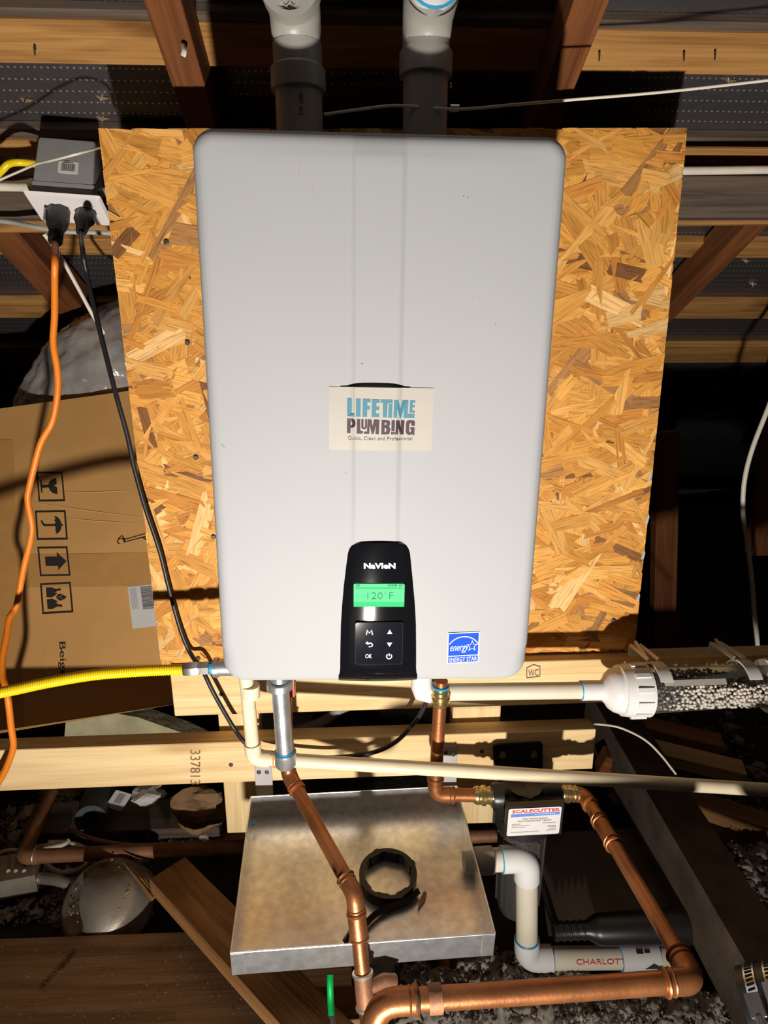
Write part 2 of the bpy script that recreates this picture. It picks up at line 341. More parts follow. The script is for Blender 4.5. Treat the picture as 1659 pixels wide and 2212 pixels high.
# floor
g = G(); nx, ny = 90, 80
def fz(x, y): return .012*math.sin(x*9+y*4)+.012*math.sin(y*13-x*5)-.012
g.add([(-3.2+6.6*i/nx, -.7+4.4*j/ny, fz(-3.2+6.6*i/nx, -.7+4.4*j/ny)) for j in range(ny+1) for i in range(nx+1)],
      [(j*(nx+1)+i, j*(nx+1)+i+1, (j+1)*(nx+1)+i+1, (j+1)*(nx+1)+i) for j in range(ny) for i in range(nx)])
g.out('floor', K['dirt'], None, 1, fix=False, label='dark dusty attic floor between the joists', kind='structure')

# ================================================================== SUPPORT FRAME
ya = .225
frame_a = board('support_rail', P(372, 1500, ya), V((1.15, ya, P(372, 1500, ya).z+.012)), .091, .038, K['pine'], label='pale pine rail under the strand board, behind the clear canister', cat='lumber')
frame_b = board('support_rail', P(-260, 1675, .22), P(1284, 1619, .22), .088, .038, K['pine'], label='pale pine rail with a printed number, above the metal pan', cat='lumber')
def leg(pxl, pxr, pyt, pyb, y, label):
    a = P((pxl+pxr)/2, pyt, y); b = P((pxl+pxr)/2, pyb, y); b.x = a.x; wd = (P(pxr, pyb, y)-P(pxl, pyb, y)).length
    return board('support_post', a, b, wd, .038, K['pine'], up=X, label=label, cat='lumber')
leg(462, 545, 1380, 1800, .264, 'left pine post standing behind both rails')
leg(988, 1086, 1380, 1779, .264, 'right pine post standing behind both rails')
board('foot_plate', PD(465, 1834, 1.50), PD(640, 1826, 1.50), .035, .09, K['pine'], label='short pine foot plate below the left post', cat='lumber')
fb = frame_of(P(432, 1698, .2195), P(432, 1626, .2195), P(412, 1700, .2195))
text('stamp', '337813', frame_of(P(411, 1620, .2198), P(411, 1694, .2198), P(433, 1620, .2198)), (0, 0, 1, 1), K['dusty'], frame_b, h=.0002)
fa = frame_of(P(1137, 1465, ya-.0003), P(1167, 1462, ya-.0003), P(1137, 1436, ya-.0003))
fill('stamp', [[(0, 0), (1, 0), (1, .8), (.5, 1), (0, .8)], [(.06, .06), (.06, .75), (.5, .93), (.94, .75), (.94, .06)]], fa, K['greyink'], frame_a, h=.0002)
text('stamp', 'WC', fa, (.14, .1, .86, .6), K['greyink'], frame_a, h=.0002)
for px, py, o in ((499, 1652, frame_b), (1041, 1623, frame_b), (478, 1500, frame_a)): screw('screw', P(px, py, .2195 if o is frame_b else .2245), -Yv, .004, K['nail'], o)
for x0, x1, y0, y1, lb in ((549, 587, 1654, 1735, 'left grey metal strap holding the pan to the rail'), (953, 989, 1612, 1722, 'right grey metal strap behind the upright copper pipe')):
    st = thing('hanger_strap', lb, 'strap', P((x0+x1)/2, y1, .218), 'pan hanger straps')
    a = P((x0+x1)/2, y0, .2185); b = P((x0+x1)/2, y1, .2185); b.x = a.x
    board('plate', a, b, (P(x1, y0, .218)-P(x0, y0, .218)).length, .0025, K['zinc'], st, up=X, bev=.0006)
    for k, px in enumerate((x0+.27*(x1-x0), x0+.73*(x1-x0))): screw('screw', P(px, y0+14, .218), -Yv, .0042, K['nail'] if k == 0 else K['brass'], st)

# ================================================================== STRAND BOARD PANEL
oy = .25
oc = V((.044, oy, ZO-.0125)); ow, oh, orr = .880, .877, math.radians(.71)
ox = V((math.cos(orr), 0, math.sin(orr))); oz = V((-math.sin(orr), 0, math.cos(orr)))
osb = thing('strand_board', 'tall orange-brown strand board panel behind the water heater', 'panel', oc-oz*oh/2)
G().box(oc+Yv*.007, ox*ow/2, Yv*.0055, oz*oh/2).out('core', K['osbcore'], osb, 0)
rnd = random.Random(11); vs, fs, tint, uvs = [], [], [], []
pal = [(.64, .315, .066), (.68, .35, .085), (.58, .27, .052), (.70, .38, .105), (.52, .225, .045), (.65, .325, .075), (.61, .29, .058)]
NF = 2300
for i in range(NF):
    u, v = rnd.uniform(-ow/2, ow/2), rnd.uniform(-oh/2, oh/2)
    if i > 900 and abs(u+.044) < .19 and v > -.35: u = rnd.choice((-1, 1))*rnd.uniform(.17, .44)
    an = rnd.gauss(0, .55) if rnd.random() < .72 else rnd.uniform(-1.57, 1.57)
    Lh = rnd.uniform(.024, .082); wh = rnd.uniform(.005, .0185)
    if i < 500: Lh *= 1.2; wh *= 1.6
    c = list(rnd.choice(pal)); q = rnd.random()
    if q < .03: c = [.22, .095, .035]
    elif q < .075: c = [.36, .18, .065]
    elif q < .13: c = [.76, .49, .21]
    sc_ = rnd.uniform(.82, 1.16); c = [x*sc_ for x in c]
    top = .0012+.0022*i/NF; n0 = len(vs); tl = rnd.uniform(-.008, .008); tw = rnd.uniform(-.03, .03)
    loc = []
    for e in (-1, 1):
        for f_ in ((-1, -.25, .45, 1) if e < 0 else (1, .3, -.4, -1)):
            loc.append((e*Lh+rnd.uniform(-.35, .35)*wh, f_*wh*rnd.uniform(.82, 1.05)))
    ring = []
    for (a, b) in loc:
        uu = u+a*math.cos(an)-b*math.sin(an); vv = v+a*math.sin(an)+b*math.cos(an)
        uu = max(-ow/2, min(ow/2, uu)); vv = max(-oh/2, min(oh/2, vv)); ring.append((uu, vv, max(.0004, top+a*tl+b*tw)))
    for (uu, vv, h) in ring: vs.append(oc+ox*uu+oz*vv-Yv*(h-.0015))
    for (uu, vv, h) in ring: vs.append(oc+ox*uu+oz*vv+Yv*.0015)
    m_ = len(ring); ff = [tuple(range(n0, n0+m_))]+[(n0+k, n0+m_+k, n0+m_+(k+1) % m_, n0+(k+1) % m_) for k in range(m_)]
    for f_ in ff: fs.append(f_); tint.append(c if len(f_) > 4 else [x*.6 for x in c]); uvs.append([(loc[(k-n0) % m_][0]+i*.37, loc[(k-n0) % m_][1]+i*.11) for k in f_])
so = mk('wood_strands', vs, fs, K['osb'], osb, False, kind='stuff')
me = so.data; ca = me.color_attributes.new('tint', 'FLOAT_COLOR', 'CORNER'); ul = me.uv_layers.new(name='grain')
flat_c, flat_u = [], []
for p, t, q in zip(me.polygons, tint, uvs):
    for k in range(len(q)): flat_c += [*t, 1]; flat_u += list(q[k])
ca.data.foreach_set('color', flat_c); ul.data.foreach_set('uv', flat_u)
for px, py in ((359, 523), (405, 740), (423, 988), (461, 1160), (428, 1423), (1325, 1340)): screw('screw', P(px, py, oy-.0032), -Yv, .0042, K['nail'], osb)
for px, py, s in ((1402, 1030, 9), (1397, 1122, 12), (1388, 1200, 10), (1377, 1292, 11)):
    a = P(px, py, oy-.004); G().prism([a+V((-.002, .001, -.007)), a+V((.003, .001, -.008)), a+V((.005, .001, .004)), a+V((.003, .001, .010)), a+V((.0, .001, .002))], V((0, .003, 0))).out('chipped_edge', K['paper'], osb, 0)

# ================================================================== WATER HEATER
HW, HH, HR = .44, .7155, .026
hroll = math.radians(-.8); hyaw = math.radians(-.366)
HM = M.Translation((0, 0, ZO)) @ M.Rotation(hyaw, 4, 'Z') @ M.Rotation(-hroll, 4, 'Y')
HMi = HM.inverted()
heater = thing('water_heater', 'large white wall-hung tankless water heater with black control panel', 'water heater', (0, .12, ZO-HH/2))
RX = .0045; RZ = P(827, 826, -.006).z-ZO
def hdepth(x, z, rec=True):                            # local depth of the front sheet at x,z (negative = towards viewer)
    y = 0.0
    wv = .0295+.0*z
    if z < -.10: wv += .012*min(1, (-.10-z)/.1)**2*.6
    d = abs(x+.003)-wv; s = max(0, min(1, (d+.004)/.008)); s = s*s*(3-2*s)
    up = max(0, min(1, (z+.20)/.12)); y += -.0028*(1-s)*up
    y += -.004*(1-(2*x/HW)**2)
    # hand recess above the badge
    if rec:
        e = abs(x+RX)/.0385
        if e < 1.25:
            t = (RZ-.0055*e**4-z)/.0022; t = max(0, min(1, t)); dn_ = max(0, min(1, (z-RZ+.055)/.045)); sd = max(0, min(1, (1.12-e)/.14))
            y += .017*t*t*(3-2*t)*dn_*sd
    return y
def hsdf(x, z):
    hw, hh = HW/2, HH/2; R = .026 if z > 0 else .034
    qx, qz = abs(x)-hw+R, abs(z)-hh+R
    return -(math.hypot(max(qx, 0), max(qz, 0))+min(max(qx, qz), 0)-R)
def hhalf(z):
    R = .026 if z > 0 else .034; k = abs(z)-(HH/2-R)
    return HW/2 if k <= 0 else HW/2-R+math.sqrt(max(0, R*R-k*k))
us = sorted(set([round(-1+2*i/44, 5) for i in range(45)]+[s*(1-e) for s in (-1, 1) for e in (.002, .006, .012, .02, .03, .05, .065, .08, .1)]+[(-.003+s*(.0295+e))/(HW/2) for s in (-1, 1) for e in (-.005, -.003, -.001, .001, .003, .005)]))
zs = sorted(set([round(-HH/2+HH*i/70, 5) for i in range(71)]+[s*(HH/2-e) for s in (-1, 1) for e in (.0004, .001, .002, .004, .006, .009, .013, .017, .022, .027)]+[RZ+.0006*k for k in range(-14, 6)]))
vs, fs = [], []; nu = len(us); fr_ = .017
for z in zs:
    hw = hhalf(z)
    for u in us:
        x = u*hw; d = max(0, hsdf(x, z)); fl = .022 if z < -.3 else fr_
        y = hdepth(x, z)*min(1, d/.03)
        if d < fl: y += fl-math.sqrt(max(0, fl*fl-(fl-d)**2))
        vs.append(V((x, y, z)))
nz = len(zs)
fs = [(j*nu+i, j*nu+i+1, (j+1)*nu+i+1, (j+1)*nu+i) for j in range(nz-1) for i in range(nu-1)]
bd = [i for i in range(nu)]+[j*nu+nu-1 for j in range(1, nz)]+[(nz-1)*nu+i for i in range(nu-2, -1, -1)]+[j*nu for j in range(nz-2, 0, -1)]
n0 = len(vs)
for i in bd: vs.append(V((vs[i].x, .165, vs[i].z)))
for i in bd: vs.append(V((vs[i].x*.985, .245, vs[i].z*.99)))
nb = len(bd)
for k in range(nb):
    fs.append((bd[k], bd[(k+1) % nb], n0+(k+1) % nb, n0+k)); fs.append((n0+k, n0+(k+1) % nb, n0+nb+(k+1) % nb, n0+nb+k))
fs.append(tuple(range(n0+nb, n0+2*nb)))
g = G().add([HM @ v for v in vs], fs); g.out('cover', K['white'], heater, 32)
def hp(px, py, h=0):                         # a point of the cover seen at a pixel, raised by h
    o = HMi @ CAM; r = (HMi.to_3x3() @ ray(px, py)); t = -o.y/r.y
    for _ in range(4): p = o+r*t; t = (hdepth(p.x, p.z, False)-h-o.y)/r.y
    return HM @ (o+r*t)
def hq(x, z, h): return HM @ V((x, hdepth(x, z)-h, z))
# control panel
def loc(px, py): return HMi @ hp(px, py)
ctl = thing('control_panel', '', '', hp(817, 1480)); del ctl['label'], ctl['category']; ctl.parent = heater; ctl.matrix_parent_inverse = world_of(heater).inverted()
rows = [(1171, 772, 866), (1173, 763, 874), (1178, 756, 881), (1186, 751, 886), (1196, 748, 889), (1225, 744, 892), (1265, 739, 896), (1310, 735, 900), (1350, 732.5, 902), (1400, 731.5, 902.5), (1434, 731, 902.5)]
vs = []; NC = 14
secs = []
for y, l, r in rows: a, b = loc(l, y), loc(r, y); secs.append((a.x, b.x, a.z, .0055))
zb_ = -HH/2+.0008; z10 = secs[10][2]
for k in range(1, 9):                        # lower lip rolls back under with the cover
    z = z10+(zb_-z10)*(k/8)**.9; d_ = z+HH/2; yc = -.004*min(1, d_/.03)+(.022-math.sqrt(max(0, .022**2-(.022-d_)**2)) if d_ < .022 else 0)
    secs.append((secs[10][0], secs[10][1], z, -.004-(yc-.0045-.001)))
for (xa, xb, z, h) in secs:
    vs.append(HM @ V((xa, .004-max(0, h+.004)+.009, z)))
    for i in range(NC+1):
        t = i/NC; e = min(t, 1-t)*NC; x = xa+(xb-xa)*t
        hh = h*.35 if (e == 0 and h > 0) else h; vs.append(HM @ V((x, -.004-hh+.0035*(2*t-1)**2, z)))
    vs.append(HM @ V((xb, .004-max(0, h+.004)+.009, z)))
q = NC+3; fs = [(j*q+i, j*q+i+1, (j+1)*q+i+1, (j+1)*q+i) for j in range(len(secs)-1) for i in range(q-1)]+[tuple(range(q)), tuple(reversed(range((len(secs)-1)*q, len(secs)*q)))]
G().add(vs, fs).out('bezel', K['black_gloss'], ctl, 35)
def cp(px, py, h=.0102):
    o = HMi @ CAM; r = HMi.to_3x3() @ ray(px, py); t = (-h-o.y)/r.y; return HM @ (o+r*t)
def cf(x0, y0, x1, y1, h=.0102): return frame_of(cp(x0, y1, h), cp(x1, y1, h), cp(x0, y0, h))
text('lettering', 'NaVIeN', cf(786, 1216, 854, 1228), (0, 0, 1, 1), K['glow'], ctl, bold=.035)
scr = cf(764, 1261, 873, 1310)
fill('screen', [rrect(0, 0, 1, 1, .04)], scr, K['lcd'], ctl, h=0, th=.0008, label='lit green display reading 120 degrees')
fill('screen_band', [rrect(0, 0, 1, .20, .02)], scr, K['lcd2'], ctl, h=.0008)
text('screen_text', '120°F', scr, (.27, .34, .78, .65), K['lcdink'], ctl, h=.0011, bold=-.02)
fill('screen_text', [stroke([(.03, .83), (.97, .82)], .02)]+[stroke([(x, .90), (x+.025, .98)], .02) for x in (.05, .09, .67, .71, .75, .79, .82, .89, .93)], scr, K['lcdink'], ctl, h=.0011)
kq = cf(768, 1344, 868, 1433)
fill('keypad', [rrect(0, 0, 1, 1, .05)], kq, K['key'], ctl, h=0, th=.0022)
G().sweep([kq(u, v, .0012) for u, v in [(0, .02), (0, .98), (.02, 1), (.98, 1), (1, .98), (1, .02), (.98, 0), (.02, 0), (0, .02)]], .0007, 6).out('keypad_rim', K['steel'], ctl)
kt = lambda loops, nm='key_symbol': fill(nm, loops, kq, K['glow'], ctl, h=.0024)
kt([stroke([(.23, .72), (.25, .83), (.295, .755), (.34, .83), (.36, .72)], .022)])
kt([[(.67, .74), (.78, .74), (.725, .84)]]); kt([[(.67, .53), (.78, .53), (.725, .43)]])
kt([stroke([(.25, .52), (.33, .52), (.36, .49), (.36, .46), (.33, .43), (.28, .43)], .02), [(.21, .52), (.26, .56), (.26, .48)]])
text('key_symbol', 'OK', kq, (.21, .15, .35, .25), K['glow'], ctl, h=.0024)
kt([stroke([(.72+.055*math.cos(math.radians(a)), .195+.06*math.sin(math.radians(a))) for a in range(125, 416, 15)], .02)]); kt([stroke([(.72, .20), (.72, .265)], .02)])
# company sticker
c4 = [loc(711, 971), loc(932, 973.5), loc(710.5, 835), loc(937, 838.5)]
def sfr2(u, v, h=0):
    p = (c4[0]*(1-u)+c4[1]*u)*(1-v)+(c4[2]*(1-u)+c4[3]*u)*v; return HM @ V((p.x, hdepth(p.x, p.z, False)-h-.0004, p.z))
nu_, nv_ = 40, 10; vs = [sfr2(i/nu_, j/nv_, hh) for hh in (0, .0004) for j in range(nv_+1) for i in range(nu_+1)]; o_ = (nu_+1)*(nv_+1); fs = []
for j in range(nv_):
    for i in range(nu_):
        q = j*(nu_+1)+i; fs += [(q+o_, q+1+o_, q+nu_+2+o_, q+nu_+1+o_)]
bd_ = [i for i in range(nu_+1)]+[j*(nu_+1)+nu_ for j in range(1, nv_+1)]+[nv_*(nu_+1)+i for i in range(nu_-1, -1, -1)]+[j*(nu_+1) for j in range(nv_-1, 0, -1)]
fs += [(bd_[k], bd_[(k+1) % len(bd_)], bd_[(k+1) % len(bd_)]+o_, bd_[k]+o_) for k in range(len(bd_))]
stk = mk('sticker', vs, fs, K['paper'], heater, False, label='cream company sticker with teal and plum lettering')
T1 = [[(368,302),(430,302),(430,500),(466,500),(466,543),(368,543)],[(484,304),(546,304),(546,543),(484,543)],
 [(572,306),(676,306),(676,352),(634,352),(634,404),(668,404),(668,446),(634,446),(630,545),(570,545)],
 [(692,308),(796,310),(796,356),(752,356),(752,408),(790,408),(790,452),(750,452),(750,502),(794,502),(794,548),(690,546)],
 [(806,310),(966,312),(966,360),(900,360),(893,550),(838,550),(838,354),(806,354)],[(916,374),(964,374),(960,552),(908,552)],
 [(986,314),(1042,316),(1068,430),(1098,318),(1176,320),(1170,500),(1262,504),(1260,556),(1112,554),(1118,420),(1085,552),(1062,552),(1030,430),(1028,550),(980,550)],
 [(1196,320),(1266,322),(1266,350),(1234,350),(1234,384),(1260,386),(1260,412),(1232,412),(1232,456),(1264,458),(1264,486),(1192,484)]]
T2 = [[(368,574),(440,574),(470,590),(480,620),(478,660),(460,690),(416,698),(414,772),(366,770)],[(416,610),(432,612),(436,640),(430,664),(416,668)],
 [(498,578),(542,578),(544,734),(578,738),(576,772),(496,772)],[(556,578),(586,578),(586,680),(596,694),(606,680),(606,578),(634,580),(632,690),(612,712),(576,710),(556,690)],
 [(640,580),(690,580),(704,670),(722,580),(796,582),(792,778),(744,776),(750,660),(722,775),(694,775),(668,650),(664,774),(590,774),(590,746),(632,744)],
 [(824,584),(900,586),(934,600),(940,640),(925,668),(942,700),(938,750),(920,778),(822,780)],[(866,616),(886,620),(890,636),(884,654),(866,656)],[(866,690),(884,692),(890,716),(884,744),(866,748)],
 [(956,586),(1002,586),(1000,734),(956,734)],[(1016,586),(1062,588),(1080,680),(1082,588),(1130,590),(1122,782),(1072,780),(1050,690),(1046,780),(952,778),(952,748),(1012,748)],
 [(1160,600),(1190,586),(1250,588),(1270,606),(1270,660),(1222,660),(1222,630),(1204,624),(1196,640),(1196,740),(1208,752),(1222,740),(1222,712),(1210,712),(1210,684),(1268,684),(1266,790),(1228,778),(1190,788),(1160,770),(1150,740),(1150,630)]]
cq = (711, 835, 935, 973)
fill('lettering', crop(T1, 690, 810, 6.144, cq), sfr2, K['teal'], stk, h=.0005)
fill('lettering', crop(T2, 690, 810, 6.144, cq), sfr2, K['plum'], stk, h=.0005)
text('lettering', 'Quick, Clean and Professional', sfr2, (.182, .155, .807, .225), K['greyink'], stk, h=.0005)
# energy label
er = frame_of(hp(967.5, 1431.5, .001), hp(1031.5, 1428, .001), hp(969.5, 1369.5, .001))
en = fill('efficiency_label', [rrect(-.03, -.03, 1.03, 1.03, .01)], er, K['white_ink'], heater, h=0, th=.0003, label='small blue square label with a star')
fill('label_field', [[(0, 0), (1, 0), (1, 1), (0, 1)]], er, K['blue'], en, h=.0003, th=.0002)
arc = [(.5+.56*math.cos(math.radians(a)), .36+.53*math.sin(math.radians(a))) for a in range(27, 155, 8)]
fill('label_mark', [stroke(arc, .032)], er, K['white_ink'], en, h=.0006)
fill('label_mark', [[(0, .215), (1, .215), (1, .245), (0, .245)]], er, K['white_ink'], en, h=.0006)
st = [(.79+(.20 if k % 2 == 0 else .085)*math.cos(math.radians(90-36*k)), .55+(.205 if k % 2 == 0 else .085)*math.sin(math.radians(90-36*k))) for k in range(10)]
si = [(.79+(x-.79)*.76, .55+(y-.55)*.76) for x, y in st]
fill('label_mark', [st, si], er, K['white_ink'], en, h=.0006)
text('label_mark', 'energy', er, (.06, .33, .68, .58), K['white_ink'], en, h=.0006, shear=.35)
text('label_mark', 'ENERGY STAR', er, (.03, .03, .97, .18), K['white_ink'], en, h=.0006, bold=.005)
# scuffs on the enamel
for (px, py, dx, dy) in ((640, 400, 12, -55), (672, 400, 6, 12), (745, 1020, 5, 6), (478, 960, 8, 10), (1020, 640, 1, 12), (1070, 700, 1, 3), (1000, 424, 3, 1), (1010, 426, 2, 1), (780, 785, 3, 2)):
    G().sweep([hp(px, py, .0002), hp(px+dx*.5+1, py+dy*.5, .0003), hp(px+dx, py+dy, .0002)], [.0003, .0004, .0002], 5).out('scuff', K['greyink'] if abs(dy) < 4 else K['paper'], heater)
# vent collars on top of the cabinet
vy = .19
tz = ZO+HH/2
for px, nm, rr in ((647, 'exhaust_collar', .040), (912, 'intake_collar', .0405)):
    b = P(px, 262, vy); b.z = tz-.02
    g = G().sweep([b, b+Z*.030, b+Z*.034, b+Z*.034], [rr, rr, rr*.97, .031], 28)
    for k in range(6 if nm[0] == 'i' else 4):
        a = 2*math.pi*k/6+.5; d = V((math.cos(a), math.sin(a), 0)); g.box(b+d*(rr*.93)+Z*.040, d.cross(Z)*(.016 if k % 2 else .009), d*.003, Z*.014)
    c = g.out(nm, K['pvc_grey'], heater)
    cl = G().sweep([b+Z*.040, b+Z*.048], .0355, 24).out('hose_clamp', K['plastic'], c)
    if px > 800:
        p = P(985, 234, vy-.02); G().sweep([p-X*.008, p+X*.004], .005, 10).out('clamp_screw', K['steel'], c)

# ================================================================== VENT PIPES
b1 = P(647, 262, vy); b1.z = tz+.012
ex = thing('exhaust_vent', 'left grey plastic vent pipe ending in a screened elbow', 'vent pipe', b1, 'vent pipes above the heater')
top1 = P(640, 5, vy); top1.x = b1.x
G().sweep([b1, V((b1.x, b1.y, P(645, 180, vy).z))], .0324, 28).out('pipe', K['pvc_grey'], ex)
z1, z2 = P(645, 197, vy).z, P(645, 152, vy).z
c0 = V((b1.x, b1.y, 0))
G().sweep([c0+Z*z1, c0+Z*z1, c0+Z*z2, c0+Z*(z2+.004), c0+Z*(z2+.03)], [.0327, .0376, .0376, .0333, .0333], 28).out('coupling', K['pvc_grey'], ex)
G().ring(c0+Z*(z1-.0006), Z, .0310, .0012).out('primer_ring', K['primer'], ex)
op = P(626, -34, .13); cz = op.z
d = (op-V((c0.x, c0.y, op.z))); d.z = 0; dn = d.normalized()
path = [c0+Z*(z2+.02), c0+Z*(cz-.055)]+[c0+Z*cz-Z*.055*(1-t)**2+dn*.05*t*t for t in (.25, .5, .75, 1)]
G().sweep(path, [.033, .033, .0335, .034, .0345, .035], 28, caps=False).out('elbow', K['pvc_grey'], ex)
o0 = c0+Z*cz+dn*.038
G().sweep([o0, o0+dn*.006, o0+dn*.032, o0+dn*.032, o0+dn*.012], [.033, .0385, .0385, .0315, .0315], 30, caps=False).out('hub', K['pvc_grey'], ex)
g = G(); uu = dn.cross(Z)
for k in range(-4, 5):
    h = math.sqrt(max(0, .031**2-(k*.0072)**2)); c = o0+dn*.026
    for s in (1, -1):
        a = (uu*s+Z).normalized(); bb = (uu-Z*s).normalized()*s
        g.sweep([c+bb*k*.0072-a*h, c+bb*k*.0072+a*h], .0009, 5)
g.out('bird_screen', K['zinc'], ex, fix=False)
fr = frame_of(P(636, 246, vy-.031), P(636, 193, vy-.031), P(655, 246, vy-.031))
text('printing', 'PR 280', frame_of(P(655, 247, vy-.0315), P(654, 200, vy-.0315), P(638, 247, vy-.0315)), (0, 0, 1, .8), K['ink'], ex, h=.0004)
b2 = P(918, 262, vy); b2.z = tz+.012; c0 = V((b2.x, b2.y, 0))
it = thing('intake_vent', 'right grey plastic vent pipe with blue-ringed elbow', 'vent pipe', b2, 'vent pipes above the heater')
z1, z2 = P(920, 166, vy).z, P(920, 116, vy).z
G().sweep([b2, c0+Z*z1], .0312, 28).out('pipe', K['pvc_grey'], it)
G().sweep([c0+Z*z1, c0+Z*z1, c0+Z*z2, c0+Z*(z2+.005), c0+Z*(z2+.03)], [.0315, .0366, .0366, .0327, .0327], 28).out('coupling', K['pvc_grey'], it)
G().ring(c0+Z*(z1-.0006), Z, .0300, .0012).out('primer_ring', K['primer'], it)
op = P(925, -32, .12); cz = op.z; dn = V((.05, -1, .12)).normalized()
path = [c0+Z*(z2+.02), c0+Z*(cz-.05)]+[c0+Z*cz-Z*.05*(1-t)**2+dn*.05*t*t for t in (.25, .5, .75, 1)]
G().sweep(path, [.0325, .0325, .033, .034, .0355, .036], 28, caps=False).out('elbow', K['pvc_grey'], it)
o0 = c0+Z*cz+dn*.045
G().sweep([o0, o0+dn*.02, o0+dn*.02, o0], [.036, .037, .032, .031], 28, caps=False).out('hub', K['pvc_grey'], it)
G().ring(o0+dn*.021, dn, .0315, .0018).out('primer_ring', K['primer'], it)
G().sweep([o0, o0+dn*.07], .0298, 28).out('inserted_pipe', K['pvc'], it)
screw('screw', P(973, 185, vy), X, .004, K['steel'], it)
cable('thin_cable', [P(700, 247, .17), P(780, 236, .17), P(860, 228, .165), P(985, 236, .16), P(1100, 227, .16), P(1240, 215, .16), P(1440, 198, .16), P(1690, 170, .15)], .0019, K['cable'], 'thin white wire crossing from the vent pipes to the right edge')

# ================================================================== OUTLET BOX AND CORDS
pA, pB = PD(48, 411, 1.10), PD(216, 423, 1.115)
e1 = (pB-pA).normalized(); e2 = PD(161.5, 477, 1.185)-PD(132, 417, 1.107); e2 = (e2-e1*e2.dot(e1)).normalized(); e3 = e1.cross(e2)
pw = (pB-pA).length; pdp = .083; pc = (pA+pB)/2+e2*pdp/2
ob = thing('outlet_box', 'grey electrical box with white cover plate and two plugs underneath', 'electrical box', pc)
fpl = lambda u, v, h=0: pA+e1*(pw*u)+e2*(pdp*v)-e3*h
g = G(); lo_ = rrect(0, 0, 1, 1, .03)
g.add([fpl(u, v, 0) for u, v in lo_]+[fpl(.5+(u-.5)*.95, .5+(v-.5)*.93, .005) for u, v in lo_], [tuple(range(24)), tuple(range(24, 48))]+[(i, (i+1) % 24, (i+1) % 24+24, i+24) for i in range(24)])
g.out('cover_plate', K['plate'], ob, 30)
bw, bdp, bh = pw*.82, .060, .104
bc = pc+e3*(.009+bh/2)+e2*.0-e1*.004
bx = G(); cs = rrect(-bw/2, -bdp/2, bw/2, bdp/2, .004)
lv = [(0, 1.0), (.018, 1.0), (.018, .97), (bh-.004, .93), (bh, .9)]
for h, s in lv: bx.v += [pc-e1*.004+e3*(.009+h)+e1*(x*s)+e2*(y*s) for x, y in cs]
for j in range(len(lv)-1): bx.f += [(j*24+i, j*24+(i+1) % 24, (j+1)*24+(i+1) % 24, (j+1)*24+i) for i in range(24)]
bx.f += [tuple(range(24)), tuple(range(96, 120))]
bx.out('box', K['boxgrey'], ob, 30)
G().box(pc+e3*.005-e1*.003, e1*bw*.49, e2*bdp*.46, e3*.005).out('gap_shade', K['dark'], ob, 0)  # dark block put in for the shaded gap between plate and box
fbx = lambda u, v, h=0: pc-e1*.004+e3*(.009+v*bh)+e1*((u-.5)*bw*.95)-e2*(bdp/2*(1.0-.06*v)+h)
lb = fill('barcode_label', [rrect(.40, .36, .74, .58, .03)], fbx, K['label'], ob, h=-.0008, th=.0012)
x = .455; bars = []
rb = random.Random(3)
while x < .685:
    wq = rb.choice((.005, .008, .012)); bars.append([(x, .40), (x+wq, .40), (x+wq, .53), (x, .53)]); x += wq+rb.choice((.006, .008))
fill('barcode', bars, fbx, K['ink'], lb, h=.0006)
fill('barcode', [[(.47, .548), (.65, .548), (.65, .558), (.47, .558)], [(.50, .572), (.58, .572), (.58, .58), (.50, .58)]], fbx, K['ink'], lb, h=.0006)
for s in (-1, 1):
    c = pc+e3*.035+e1*s*(bw/2+.006)
    G().box(c, e1*.010, e2*.008, e3*.003+e1*s*.004).out('mounting_ear', K['zinc'], ob, 0); screw('screw', c+e1*s*.008-e3*.004, -e3, .006, K['nail'], ob)
for u in (.36, .74):
    G().sweep([fpl(u, .5, .004), fpl(u, .5, .0065)], .0165*pw/.114, 24, ell=(1, .93)).out('receptacle', K['plate'], ob, 30)
def plug(root, u, wd, pxtip, big):
    a = fpl(u, .45, .006); t = PD(*pxtip); ax = (t-a).normalized(); L = (t-a).length; sx = e1; sy = ax.cross(sx).normalized()
    g = G()
    prof = [(0, 1, 1), (.30, 1.02, 1), (.52, .86, .9), (.66, .60, .74), (.98, .55, .6), (1, .45, .5)] if big else [(0, .75, .8), (.12, 1, 1), (.48, 1, 1), (.70, .62, .7), (1, .5, .6)]
    oc8 = [(math.cos(math.radians(22.5+45*k))*1.08, math.sin(math.radians(22.5+45*k))*1.08) for k in range(8)]
    for s, fx, fy in prof: g.v += [a+ax*(L*s)+sx*(x*wd*fx)+sy*(y*wd*.72*fy) for x, y in oc8]
    for j in range(len(prof)-1): g.f += [(j*8+i, j*8+(i+1) % 8, (j+1)*8+(i+1) % 8, (j+1)*8+i) for i in range(8)]
    g.f += [tuple(range(8)), tuple(range(len(g.v)-8, len(g.v)))]
    o = g.out('plug', K['rubber'], root, 25)
    if big:
        for s in (.72, .79, .86, .93): G().ring(a+ax*(L*s), ax, wd*.58, .0012, 16, 6).out('strain_relief_rib', K['rubber'], o)
        for k in range(6): G().box(a-sx*wd*.96+ax*(L*(.12+.06*k))-e2*wd*.3, sx*.0015, e2*.006, ax*.0010).out('grip_rib', K['cablegrey'], o, 0)
    return t
oc_ = thing('extension_cord', 'orange extension cord hanging from its black plug past the cardboard box', 'cord', PD(12, 1700, 1.15))
t0 = plug(oc_, .36, .0185, (119, 526, 1.10), True)
